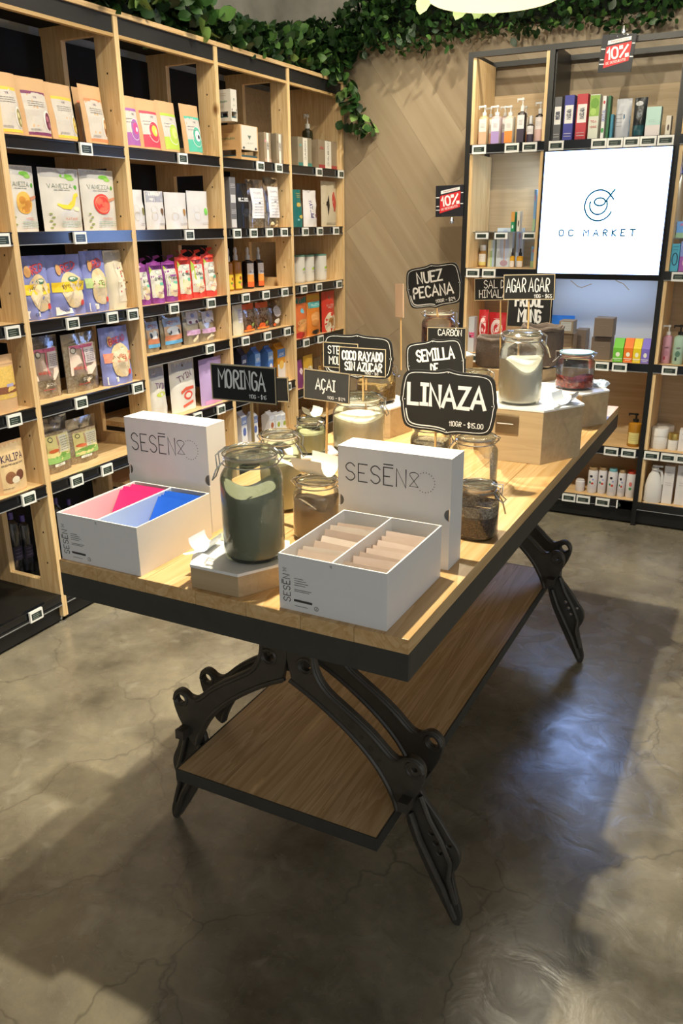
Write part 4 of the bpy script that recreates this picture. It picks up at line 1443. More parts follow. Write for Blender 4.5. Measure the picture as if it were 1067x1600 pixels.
        D = {'oats': [('p', [(.10, .30), (.14, .80), (.86, .82), (.86, .40), (.66, .28)], '#ecd6c6'), ('r', .14, .86, .745, .80, '#e17a9c'), ('r', .52, .86, .48, .745, '#d9cfd0'), ('r', .47, .50, .36, .745, '#de7c93'), ('o', .24, .72, .07, .05, '#55604c', .003), ('e', .24, .72, .05, .035, '#e8e4d8'),
                      ('t', 'AVENA', .60, .77, .03, .4, '#b02a5c'), ('t', 'HOJUELAS', .35, .42, .04, .34, '#d4543c'), ('l', .56, .84, .52, .70, 7, '#8a7f88'), ('t', '500', .5, .22, .04, .3, '#e8e6e0'), ('l', .25, .6, .12, .14, 1, '#cf5a58')],
             'green': [('r', .10, .90, .18, .68, '#dcd390'), ('r', .10, .90, .18, .30, '#8fba6a'), ('e', .52, .30, .36, .05, '#6f9f4a'), ('r', .50, .88, .36, .66, '#dcd8c4'), ('r', .44, .47, .34, .66, '#c0888a'), ('o', .24, .62, .07, .04, '#39402c', .003), ('e', .30, .41, .16, .035, '#d0693c'),
                       ('r', .25, .62, .12, .17, '#e9e9e0'), ('t', '250 G', .43, .145, .025, .2, '#334433'), ('l', .54, .84, .40, .62, 6, '#8b8f78')],
             'label': [('r', .16, .94, .20, .82, '#e6e4ea'), ('t', 'CHIPS', .52, .72, .035, .4, '#7d7f96'), ('l', .28, .82, .26, .62, 7, '#a2a4b4'), ('e', .55, .52, .07, .02, '#55566a')],
             'blue': [('r', .10, .92, .14, .90, '#d7b696'), ('r', .10, .92, .66, .90, '#9fb6d8'), ('t', 'RED', .5, .76, .09, .5, '#a3434f'), ('e', .5, .52, .30, .14, '#dfe6ee'), ('e', .3, .5, .07, .08, '#23344a'), ('e', .72, .5, .07, .08, '#23344a'), ('r', .10, .92, .26, .40, '#d68a68'), ('r', .10, .92, .14, .24, '#5aa3d6')],
             'pink': [('r', .08, .92, .26, .40, '#dcb4dc'), ('t', 'COCO', .5, .33, .05, .5, '#b884be'), ('r', .14, .86, .58, .92, '#cfcdd8'), ('e', .3, .62, .09, .04, '#5b2440'), ('e', .68, .62, .09, .04, '#5b2440'), ('e', .5, .80, .14, .06, '#9aa9dc')],
             'orange': [('r', .05, .95, .78, .97, '#e0622c'), ('e', .35, .16, .22, .10, '#e0622c'), ('e', .7, .25, .15, .06, '#9fae5c'), ('r', .06, .94, .04, .10, '#ef8a3a'), ('l', .2, .8, .55, .65, 3, '#c9c4bd')],
             'white': [('e', .55, .60, .30, .22, '#d9d4d8'), ('e', .5, .22, .2, .1, '#e6e0d4'), ('e', .3, .1, .1, .06, '#e0622c'), ('l', .35, .75, .5, .7, 4, '#8e8a98')]}[a]
        decals(root, F, D, w, h, e0=0.0028)
    elif k[0] in ('plain', 'paper', 'black'):
        t = 0.045
        col = {'teal': '#1f6a68', 'white': '#e3e0e4', 'beige': '#c9bda6', 'pale': '#ddd6bd', 'cookie': '#d9703c', 'cookie2': '#e08432', 'red': '#d23f30', 'lilac': '#b99fd0', 'plum': '#7a3a6c', 'gold': '#d0a13c', 'brown': '#5a4632',
               'lime': '#d9d6cf', 'silver': '#b9bdc6', 'black': '#1b2024', 'scarlet': '#d12f35', 'blue': '#2b7de0', 'bag': '#101014'}.get(a, '#cccccc')
        if k[0] == 'paper' and a == 'red':
            col = '#dcd9d3'
        F = pouch_fn(w, h, t, 0.4 if k[0] == 'paper' else 0.5, 0.97, 0.010, sd, 0.08)
        pouch_body(root, F, w, h, t, mat(col, 0.35 if k[0] != 'paper' else 0.6, 0.1, 30))
        D = {'teal': [('e', .4, .6, .2, .06, '#c0a455'), ('e', .6, .28, .2, .05, '#d8c462'), ('e', .3, .2, .1, .03, '#7ab0b8'), ('l', .2, .8, .8, .9, 3, '#c0a455')],
             'white': [('t', 'PITAYA', .45, .50, .17, .62, '#4a3c8c', R(90), .16), ('e', .8, .3, .09, .05, '#7a3458')],
             'beige': [('e', .72, .55, .16, .22, '#b8403a'), ('p', [(.05, .52), (.28, .56), (.40, .70), (.42, .46), (.30, .24), (.26, .46)], '#1c1714'), ('l', .2, .8, .05, .08, 2, '#8c7f68')],
             'pale': [('r', .3, .8, .4, .85, '#cdc9d8'), ('l', .35, .75, .5, .8, 5, '#8a86a0')],
             'cookie': [('r', .03, .97, .84, .98, '#1f7a72'), ('e', .5, .66, .14, .06, '#6fb9d0'), ('e', .5, .38, .4, .09, '#e7ab6c'), ('e', .52, .24, .4, .09, '#d99858'), ('e', .3, .08, .3, .08, '#b52e24')],
             'cookie2': [('r', .05, .95, .66, .80, '#4fb4b8'), ('t', 'GALLETA', .5, .73, .05, .6, '#e9f2f0'), ('r', .03, .97, .84, .97, '#d9a636'), ('e', .5, .42, .34, .14, '#e9a868'), ('e', .38, .3, .2, .08, '#cf8a4a'), ('e', .5, .08, .3, .06, '#2e2420')],
             'red': [('e', .5, .22, .42, .26, '#e6d9c0'), ('e', .55, .24, .22, .13, '#b8834a'), ('t', 'GLUTEN', .5, .66, .04, .5, '#f0dcd2'), ('t', 'FREE', .5, .60, .04, .3, '#f0dcd2'), ('e', .5, .84, .08, .04, '#8c5a4c')],
             'lilac': [('p', [(.30, .10), (.34, .66), (.92, .72), (.92, .06)], '#e2e6c8'), ('e', .6, .42, .16, .06, '#55693c'), ('r', .1, .9, .02, .10, '#dd9ccc')],
             'gold': [('e', .5, .45, .3, .2, '#e8dcc0')], 'plum': [('e', .5, .6, .3, .12, '#e0c7d0')], 'brown': [('e', .5, .5, .25, .15, '#b58a4a')],
             'lime': [('t', 'TWIN', .55, .62, .09, .5, '#7a4a86', R(-6), .16), ('e', .55, .46, .28, .05, '#c0cf55'), ('r', .1, .9, .74, .96, '#a9abb4')],
             'silver': [('p', [(.5, .02), (.56, .6), (.97, .55), (.97, .02)], '#3a6688'), ('l', .1, .5, .3, .6, 4, '#7a7f8c')],
             'black': [('e', .5, .6, .2, .1, '#8c9298'), ('r', .1, .9, .05, .3, '#174b54'), ('e', .4, .85, .3, .06, '#c9ccd0')],
             'scarlet': [('e', .5, .58, .34, .24, '#f0dedd'), ('e', .5, .56, .22, .16, '#c22a34'), ('l', .3, .7, .78, .84, 2, '#f0dedd')],
             'blue': [], 'bag': [('r', .05, .95, .60, .68, '#c9cbd0'), ('t', 'NATURAL', .5, .64, .045, .7, '#1a1a1e'), ('e', .5, .35, .3, .10, '#2a2c34')]}.get(a, [])
        if k[0] == 'paper' and a == 'red':
            D = [('r', .08, .92, .80, .97, '#b9bac0'), ('e', .5, .88, .035, .05, '#5a4a3a'), ('t', 'TWIN', .5, .68, .10, .55, '#6b3a66', R(12), .17), ('p', [(.3, .40), (.5, .47), (.8, .47), (.8, .41), (.5, .40), (.32, .34)], '#d8614a'),
                 ('e', .58, .30, .17, .09, '#d9534a'), ('e', .58, .30, .11, .05, '#f0d8cf'), ('p', [(.34, .12), (.80, .18), (.80, .13), (.36, .07)], '#d8614a')]
        decals(root, F, D, w, h)
    elif k[0] in ('cutbox', 'soapbox', 'carton', 'stack', 'tall', 'hair', 'roller', 'craftbox', 'slant'):
        t = {'cutbox': .16 if a == 'kraft' else .10, 'soapbox': .06, 'carton': .055, 'stack': .07, 'tall': .05, 'hair': .07, 'roller': .03, 'craftbox': .09, 'slant': .06}[k[0]]
        col = {'cutbox:kraft': '#c3a073', 'cutbox:white': '#cfc9be', 'stack:grey': '#6f6e72', 'soapbox:pink': '#9a8a74', 'soapbox:grey': '#8f836f', 'soapbox:teal': '#8f8672', 'soapbox:red': '#94846f',
               'tall:green': '#cfd2c4', 'tall:white': '#dfe0e0', 'tall:dkgreen': '#2a6a44', 'tall:teal': '#2f7f9c', 'tall:mint': '#b5d6cf', 'tall:cream': '#d9d2c4', 'tall:pastel': '#d6e0d2', 'tall:sky': '#7fb2ea', 'tall:green2': '#1f8a5c',
               'tall:silver': '#b9bcc4', 'tall:whitebox': '#e4e0e0', 'tall:indigo': '#2b3fae', 'tall:aqua': '#58b7d8', 'tall:magenta': '#b06ac0', 'hair:grey': '#5a5a5e', 'hair:blue': '#3b3f96', 'hair:red': '#b8353f',
               'craftbox:pale': '#8f7b62', 'craftbox:grey': '#8a7a66', 'craftbox:plain': '#75665a', 'slant:green': '#6fc23a', 'slant:orange': '#ee7a1f', 'slant:yellow': '#ecd21f', 'slant:purple': '#7f6fd0',
               'carton:dark': '#1c2440', 'carton:blue': '#4a78c8', 'carton:wafer': '#c98a2c', 'carton:white': '#d5d9e6', 'carton:choc': '#d8dae4', 'carton:green': '#dfe3ea'}.get(kind, '#cfe0f4')
        m = mat(col, 0.5, 0.05)
        F = box_fn(w, h, t)
        b = MB().use(m)
        if k[0] == 'slant':
            b.prism([(0, 0), (t, 0), (t, h), (t * .55, h), (0, h * .62)], -w / 2, w / 2, 'x')
            b.build('carton', root, bevel=0.001)
            decals(root, F, [('e', .5, .34, .22, .10, '#eef0e0'), ('r', .05, .95, .14, .17, '#f0f0e8'), ('l', .2, .8, .07, .10, 2, '#f0f0e8')], w, h)
            return
        if k[0] == 'cutbox':
            th = 0.003
            b.box((-w / 2, 0, 0), (w / 2, t, th)).box((-w / 2, 0, h - th), (w / 2, t, h)).box((-w / 2, t - th, th), (w / 2, t, h - th))
            for x0 in (-w / 2, w / 2 - th):
                b.box((x0, 0, th), (x0 + th, t - th, h * .12)).box((x0, 0, h * .30), (x0 + th, t - th, h - th))
                b.box((x0, 0, h * .12), (x0 + th, t * .18, h * .30)).box((x0, t * .82, h * .12), (x0 + th, t - th, h * .30))
            b.box((-w / 2 + th, 0, th), (w / 2 - th, th, h * .10)).box((-w / 2 + th, 0, h * .30), (w / 2 - th, th, h - th))
            b.build('carton', root)
            b = MB().use(mat('#2d4f58', .5, .2, 60))
            b.box((-w / 2 + .006, .006, th), (w / 2 - .006, t - .008, h * .16))
            b.build('contents', root)
            decals(root, F, [('r', .06, .94, .31, .985, '#d2cdc2'), ('p', [(.40, .72), (.60, .72), (.50, .60)], '#5c6a62'), ('t', 'LEAF', .5, .50, .035, .4, '#77807a'), ('e', .16, .36, .06, .035, '#3a3a40'), ('e', .84, .36, .06, .035, '#3a3a40')], w, h)
            Fs = lambda u, v, e=0.0: (-w / 2 - e, t * (1 - u), v * h)
            decals(root, Fs, [('t', 'NATURALEZA', .5, .62, .04, .6, '#3f7f5c', 0, .25), ('l', .15, .75, .80, .86, 2, '#a0865e'), ('l', .15, .6, .44, .48, 2, '#a0865e')], t, h)
            return
        b.box((-w / 2, 0, 0), (w / 2, t, h))
        if k[0] == 'carton':
            b = MB().use(m)
            b.box((-w / 2, 0, 0), (w / 2, t, h * .84))
            b.prism([(0, h * .84), (t, h * .84), (t * .56, h * .95), (t * .56, h), (t * .44, h), (t * .44, h * .95)], -w / 2, w / 2, 'x')
        b.build('box', root, bevel=0.0012)
        D = {'soapbox': [('r', .34, .68, .02, .98, '#e3dfd6'), ('t', 'JABON', .51, .56, .10, .62, '#4a4a4c', R(90), .14), ('r', 0, .34, .0, .14, {'pink': '#b59a8c', 'grey': '#80705e', 'teal': '#3c7c78', 'red': '#9c3a3c'}.get(a, '#888888')), ('r', .68, 1, .0, .14, {'pink': '#b59a8c', 'grey': '#80705e', 'teal': '#3c7c78', 'red': '#9c3a3c'}.get(a, '#888888')),
                         ('e', .16, .72, .1, .05, {'pink': '#d992a4', 'teal': '#6d9a94', 'red': '#a8685c'}.get(a, '#7c7060'))],
             'stack': [('r', .1, .9, .02, .18, '#c9c9cc'), ('r', .1, .9, .50, .66, '#c9c9cc'), ('l', .12, .88, .80, .86, 3, '#c9c9cc'), ('l', .12, .88, .30, .36, 3, '#c9c9cc')],
             'carton': [('r', 0, 1, .0, .45, {'dark': '#2a3350', 'blue': '#c9505c', 'wafer': '#d9d6d8', 'white': '#e6e9ee', 'choc': '#dfe0e8', 'green': '#e6e9ee'}.get(a, '#ffffff')), ('r', 0, 1, .62, .84, {'dark': '#26345c', 'blue': '#7fa6dc', 'wafer': '#4f7fc8', 'white': '#7f93c8', 'choc': '#c9cfe0', 'green': '#c3cce0'}.get(a, '#ffffff')),
                        ('e', .5, .42, .30, .12, {'dark': '#c9b88a', 'blue': '#e9e6f0', 'wafer': '#e0b860', 'white': '#5a6fb4', 'choc': '#a8643a', 'green': '#9fb040'}.get(a, '#ffffff')), ('t', 'LECHE', .5, .70, .06, .6, '#eef2ff')],
             'hair': [('r', .10, .96, .38, .78, '#e3e1de'), ('o', .53, .58, .40, .19, '#e3e1de', .002), ('t', 'MASCARA', .53, .58, .10, .95, '#4f5260', R(90), .14), ('l', .15, .85, .10, .16, 2, '#c9c4c8')],
             'roller': [('e', .5, .55, .30, .42, '#bccdf2'), ('e', .5, .10, .24, .08, '#b39ab4'), ('r', .47, .53, .14, .74, '#c9a89a'), ('e', .5, .80, .16, .08, '#b39ab4')],
             'craftbox': [] if a == 'plain' else [('r', .12, .88, .22, .92, '#b5a48c' if a == 'pale' else '#aeb0b0'), ('l', .2, .8, .4, .8, 3, '#6c6254')],
             'slant': []}.get(k[0], [])
        if k[0] == 'craftbox' and a == 'plain':
            D = [('l', .3, .7, .55, .60, 1, '#93887a'), ('l', .4, .6, .45, .48, 1, '#93887a')]
        if k[0] == 'tall':
            D = {'green': [('r', .02, .98, .52, .98, '#88b04a'), ('e', .5, .80, .4, .12, '#6a9a34'), ('e', .4, .62, .3, .08, '#a5c766'), ('t', 'TEA', .5, .40, .04, .6, '#c4474f'), ('t', 'VERDE', .5, .28, .04, .7, '#c4474f')],
                 'white': [('t', 'DENTAL', .5, .55, .07, 3.2, '#3f4fae', R(90), .14), ('e', .5, .2, .4, .06, '#3f9a4a'), ('e', .5, .85, .3, .04, '#c4333a')],
                 'mint': [('r', 0, 1, 0, .38, '#d8cfd0'), ('l', .2, .6, .5, .55, 2, '#90b0aa')], 'cream': [('e', .55, .4, .2, .16, '#4a3a34')],
                 'pastel': [('r', 0, .4, 0, 1, '#e9e2b4'), ('r', .4, .7, 0, .6, '#b9dcae'), ('r', .7, 1, 0, 1, '#b4cdf0')], 'silver': [('t', 'MATE', .6, .5, .14, .8, '#c7507c', R(90))],
                 'green2': [('r', 0, 1, .5, 1, '#d79a4a'), ('e', .5, .25, .2, .1, '#e8efe8')],
                 'sky': [('r', 0, 1, 0, .3, '#a8c9a0'), ('e', .5, .8, .2, .08, '#c98ab8')], 'aqua': [('o', .5, .45, .32, .22, '#1c3c58', .004), ('l', .2, .8, .8, .9, 2, '#123048')],
                 'magenta': [('r', 0, 1, .5, 1, '#9fb0f0'), ('e', .5, .3, .2, .12, '#e8c9d8')], 'whitebox': [('l', .2, .8, .5, .56, 2, '#b9b4b8'), ('e', .5, .8, .3, .05, '#c9c6c9')], 'indigo': [('l', .2, .8, .3, .7, 3, '#c9d2ff')]}.get(a, [])
        decals(root, F, D, w, h)
    elif k[0] in ('pump', 'pumpb', 'pumps', 'squeeze', 'pet', 'dropper'):
        r = w / 2
        body = {'peach': '#c9b08a', 'lilac': '#c4b0b4', 'orange': '#c9bfae', 'black': '#3a3438', 'rose': '#2c2320', 'olive': '#2c2c18', 'amber': '#b07a22', 'pink': '#c795a8', 'green': '#a9c7b4', 'yellow': '#a86f22'}.get(a, '#8a7a8a')
        m = mat(body, 0.25, 0.08)
        if k[0] == 'squeeze' and a == 'orange':
            m = mat('#241a14', 0.2, 0.1)
        if k[0] == 'pet':
            m = glass('pet_bottle', (0.55, 0.55, 0.62), (0.35, 0.35, 0.42), 1.0, 0.08, 0.05)
        if k[0] == 'dropper':
            m = mat('#c9952c', 0.2, 0.1)
        hb = h * {'pump': .74, 'pumpb': .70, 'pumps': .70, 'squeeze': .70, 'pet': .90, 'dropper': .62}[k[0]]
        b = MB().use(m, True)
        sq = 3.2 if k[0] in ('pump', 'pumpb') and a not in ('amber', 'olive') else 2.0
        rr = r * (0.9 if sq > 2 else 1)
        b.lathe([(rr * .9, 0), (rr, .004), (rr, hb * .88), (rr * .93, hb * .94), (rr * .42, hb * .985), (rr * .36, hb * 1.03)], 20, 0, r, sq)
        b.build('bottle', root)
        capc = {'pump': '#e3e3e3', 'pumpb': '#e8e4e0', 'pumps': '#c6c8cc', 'squeeze': '#c9cdd2', 'pet': '#5b4c9a', 'dropper': '#16161c'}[k[0]]
        if a in ('olive', 'amber', 'green'):
            capc = '#1a1816' if a != 'olive' else '#d8d6d0'
        cm = mat(capc, 0.3, 0.03)
        b = MB().use(cm, True)
        if k[0] == 'pet':
            b.lathe([(rr * .42, hb), (rr * .42, h * .985), (rr * .38, h)], 14, 0, r)
        elif k[0] == 'dropper':
            b.lathe([(rr * .5, hb * 1.0), (rr * .5, h * .78), (rr * .3, h * .80), (rr * .3, h * .95), (rr * .15, h)], 14, 0, r)
        elif k[0] == 'squeeze':
            b.lathe([(rr * .42, hb), (rr * .42, h * .80), (rr * .25, h * .84), (rr * .34, h * .92), (rr * .2, h)], 14, 0, r)
        elif k[0] == 'pumps' and a == 'black':
            b.lathe([(rr * .5, hb), (rr * .5, h * .96), (rr * .4, h)], 14, 0, r)
        else:
            b.lathe([(rr * .46, hb), (rr * .46, h * .82), (rr * .14, h * .83), (rr * .14, h * .93), (rr * .34, h * .94), (rr * .34, h * .985), (rr * .1, h)], 14, 0, r)
            b.smooth = False
            b.box((-r * 1.15, r - .004, h * .945), (0, r + .004, h * .985))
            b.box((-r * 1.15, r - .003, h * .905), (-r * .98, r + .003, h * .95))
        b.build('cap' if k[0] in ('pet', 'squeeze', 'dropper') else 'pump_head', root)
        rl = rr if sq == 2.0 else rr * 0.985
        F = cyl_fn(rl, hb * .03, hb * .88, 2.2, r) if sq == 2.0 else (lambda u, v, e=0.0: ((u - .5) * 2 * rr * .80, r - rr - e, hb * (.02 + .86 * v)))
        top, bot = {'peach': ('#dedad6', '#d9a88a'), 'lilac': ('#dedade', '#a58cc4'), 'orange': ('#dcd8d2', '#e0883a'), 'black': ('#dcd8da', '#3a3042'), 'rose': ('#d9d2d2', '#cba9a6'), 'amber': ('#d8c25a', '#d8c25a'), 'pink': ('#c795a8', '#b07a90'),
                    'green': ('#a9c7b4', '#5a7f6c'), 'yellow': ('#e8c83a', '#d9b22a'), 'olive': ('#8a8a6a', '#8a8a6a')}.get(a, ('#dcd8e4', '#8a7ab0'))
        D = [('r', .0, 1, .50, 1.0 if k[0] != 'pet' else .8, top), ('r', .0, 1, .02, .50, bot), ('l', .25, .75, .66, .80, 4, '#8f8c8c')]
        if k[0] == 'squeeze' and a == 'orange':
            D = [('r', 0, 1, .55, 1, '#dfe0e4'), ('r', 0, 1, .25, .55, '#e8a04a'), ('r', 0, 1, .04, .25, '#ea6a30'), ('t', 'PLUS', .45, .64, .08, .5, '#2e3470'), ('e', .75, .45, .1, .08, '#4a9ad0')]
        elif k[0] == 'squeeze':
            D = [('r', 0, 1, .04, .62, '#e8c83a'), ('e', .45, .45, .12, .07, '#a34a2a'), ('e', .6, .2, .2, .07, '#e88a70'), ('e', .35, .28, .14, .05, '#7a9a3a')]
        elif k[0] == 'pet':
            D = [('r', 0, 1, .35, .62, mat('#2a2438', .5, .3, 60)), ('l', .2, .8, .42, .56, 3, '#6a5f80')]
        elif a in ('amber', 'olive'):
            D = [('r', .1, .9, .12, .66, '#ddcf86' if a == 'amber' else '#3a3a22'), ('l', .3, .7, .30, .50, 3, '#7a6a34')]
        elif a in ('pink', 'green'):
            D = [('e', .5, .40, .28, .12, bot), ('t', 'JABON', .5, .64, .06, .5, '#6a4a5a'), ('e', .35, .2, .12, .08, '#a3364e' if a == 'pink' else '#3c4f48')]
        elif k[0] == 'dropper':
            D = [('r', 0, 1, .02, .62, '#e3dfdc'), ('r', 0, 1, .62, .95, '#d9a92c'), ('l', .3, .7, .2, .5, 3, '#c08a7a')]
        decals(root, F, D, w, hb)
    elif k[0] in ('can', 'can2', 'jarw', 'pot', 'goldpot', 'jug'):
        r = w / 2
        if k[0] == 'jug':
            m = mat('#e2dfdd', 0.4, 0.03)
            b = MB().use(m, True)
            sc = Matrix.Diagonal((1, .62, 1, 1))
            b.lathe([(r * .9, 0), (r, .008), (r * .98, h * .45), (r * .62, h * .74), (r * .36, h * .82), (r * .34, h * .90)], 24, 0, r, 2.4, M=sc)
            b.build('bottle', root)
            b = MB().use(m, True)
            b.lathe([(r * .42, h * .88), (r * .42, h * .93), (r * .2, h * .94), (r * .2, h * .985), (r * .1, h)], 16, 0, r * .62)
            b.smooth = False
            b.box((-r * .3, r * .62 - .006, h * .95), (r * .85, r * .62 + .006, h * .99))
            b.build('nozzle', root)
            b = MB().use(m, True)
            b.tube([(r * .30, r * .62, h * .86), (r * .70, r * .62, h * .84), (r * .86, r * .62, h * .72), (r * .90, r * .62, h * .60), (r * .92, r * .62, h * .5)], .007, 8)
            b.build('handle', root)
            return
        b = MB()
        if k[0] == 'can':
            b.use(mat('#dcdad4', 0.35, 0.03), True)
            b.lathe([(r * .86, 0), (r * .97, .006), (r, .014), (r, h * .90), (r * .96, h * .94)], 22, 0, r)
            b.build('can_body', root)
            b = MB().use(mat('#6d9a8e', 0.35, 0.05), True)
            b.lathe([(r * .97, h * .935), (r * .97, h * .985), (r * .90, h)], 22, 0, r)
            b.build('lid', root)
            F = cyl_fn(r, 0, h * .92, 2.2)
            decals(root, F, [('e', .62, .56, .13, .05, '#2a6a5c'), ('e', .46, .54, .12, .045, '#a3cf3c'), ('l', .35, .75, .40, .44, 2, '#9aa29a')], w, h)
        elif k[0] == 'can2':
            b.use(mat('#dedadd', 0.4, 0.03), True)
            b.lathe([(r * .9, 0), (r, .006), (r, h * .84), (r * .82, h * .90)], 20, 0, r)
            b.build('can_body', root)
            cc = {'tan': '#a88a62', 'teal': '#6fa9b4', 'red': '#c4452f', 'blank': '#d9d6d6'}[a]
            b = MB().use(mat(cc, 0.3, 0.05), True)
            b.lathe([(r * .84, h * .89), (r * .84, h * .985), (r * .78, h)], 20, 0, r)
            b.build('cap', root)
            F = cyl_fn(r, 0, h * .84, 2.2)
            D = [('e', .42, .80, .14, .06, '#2a2a34'), ('e', .60, .66, .10, .04, '#9aa8d8'), ('e', .34, .52, .10, .05, '#3f8f74'), ('e', .56, .48, .12, .05, '#d0483c'), ('l', .25, .75, .22, .34, 3, '#a9abc0')]
            if a == 'red':
                D = [('e', .5, .62, .14, .10, '#e07a78'), ('e', .5, .42, .12, .06, '#3f9a5c')]
            if a != 'blank':
                decals(root, F, D, w, h * .84)
        elif k[0] == 'jarw':
            b.use(mat('#b98a4a', 0.25, 0.05), True)
            b.lathe([(r * .9, 0), (r, .006), (r, h * .66), (r * .7, h * .76)], 20, 0, r)
            b.build('jar_body', root)
            b = MB().use(mat('#dcdfe2', 0.3), True)
            b.lathe([(r * .74, h * .75), (r * .74, h), (r * .70, h)], 20, 0, r)
            b.build('cap', root)
            decals(root, cyl_fn(r, h * .08, h * .60, 2.2), [('r', 0, 1, .3, 1, '#e6e3e0'), ('r', 0, 1, .0, .3, '#dccf7c'), ('l', .3, .7, .6, .8, 2, '#a8a4a0')], w, h)
        else:
            b.use(mat('#e4e2e0', 0.35, 0.02), True)
            b.lathe([(r * .94, 0), (r, .006), (r, h * .58), (r * .96, h * .62)], 24, 0, r)
            b.build('jar_body', root)
            b = MB().use(mat('#e7e5e3', 0.3, 0.02) if k[0] == 'pot' else mat('#c6a95e', 0.25, 0.05, metal=0.8), True)
            b.lathe([(r * 1.03, h * .62), (r * 1.03, h * .96), (r * .98, h)], 24, 0, r)
            b.build('lid', root)
            decals(root, cyl_fn(r, 0, h * .58, 2.2), [('l', .3, .7, .45, .65, 2, '#b4b0ae')], w, h)



# ================================================================ THE TABLE
TX0, TX1, TY0, TY1, TZ = 1.087, 1.878, 1.130, 3.157, 0.842
CX = (TX0 + TX1) / 2
tb = thing('display_table', 'long oak display table on black cast iron legs', 'table', (CX, 2.14, 0))
LX = lambda x: x - CX
LY = lambda y: y - 2.14
edges = [TX0, 1.190, 1.315, 1.437, 1.552, 1.668, 1.775, TX1]
for i, (a, c_) in enumerate(zip(edges[:-1], edges[1:])):
    b = MB().use(OAK)
    g = 0.0004
    b.box((-(c_ - a) / 2 + g, LY(TY0), -0.0285), ((c_ - a) / 2 - g, LY(TY1), 0))
    b.build('board', tb, (LX((a + c_) / 2), 0, TZ - (0.0002 if i % 2 else 0)), bevel=0.0008)
b = MB().use(STEEL)
z0, z1 = 0.761, 0.8135
th = 0.006
b.box((LX(TX0), LY(TY0), z0), (LX(TX1), LY(TY0) + th, z1)).box((LX(TX0), LY(TY1) - th, z0), (LX(TX1), LY(TY1), z1))
b.box((LX(TX0), LY(TY0) + th, z0), (LX(TX0) + th, LY(TY1) - th, z1)).box((LX(TX1) - th, LY(TY0) + th, z0), (LX(TX1), LY(TY1) - th, z1))
for yy in (TY0 + 0.29, 1.9, 2.4, TY1 - 0.5):
    b.box((LX(TX0) + th, LY(yy) - .02, z0 + .004), (LX(TX1) - th, LY(yy) + .02, z1))
b.build('steel_frame', tb, bevel=0.0008)

ARM_OUT = [(0.0, 0.761), (0.072, 0.761), (0.070, 0.62), (0.074, 0.575), (0.088, 0.545), (0.110, 0.522), (0.150, 0.496), (0.190, 0.470), (0.226, 0.442), (0.252, 0.416),
           (0.268, 0.404), (0.284, 0.404), (0.296, 0.414), (0.312, 0.418), (0.330, 0.408), (0.338, 0.390), (0.336, 0.368), (0.328, 0.340), (0.314, 0.312), (0.300, 0.286), (0.290, 0.268)]
ARM_IN = [(0.268, 0.262), (0.262, 0.285), (0.243, 0.325), (0.214, 0.368), (0.168, 0.414), (0.114, 0.456), (0.055, 0.494), (0.0, 0.522)]
LEG = [(0.278, 0.300), (0.296, 0.330), (0.318, 0.326), (0.333, 0.300), (0.350, 0.282), (0.372, 0.256), (0.392, 0.226), (0.412, 0.204), (0.420, 0.180), (0.415, 0.152), (0.404, 0.136), (0.408, 0.110),
       (0.420, 0.070), (0.432, 0.030), (0.430, 0.004), (0.421, 0.0), (0.411, 0.004), (0.398, 0.024), (0.366, 0.078), (0.330, 0.145), (0.302, 0.200), (0.286, 0.245)]
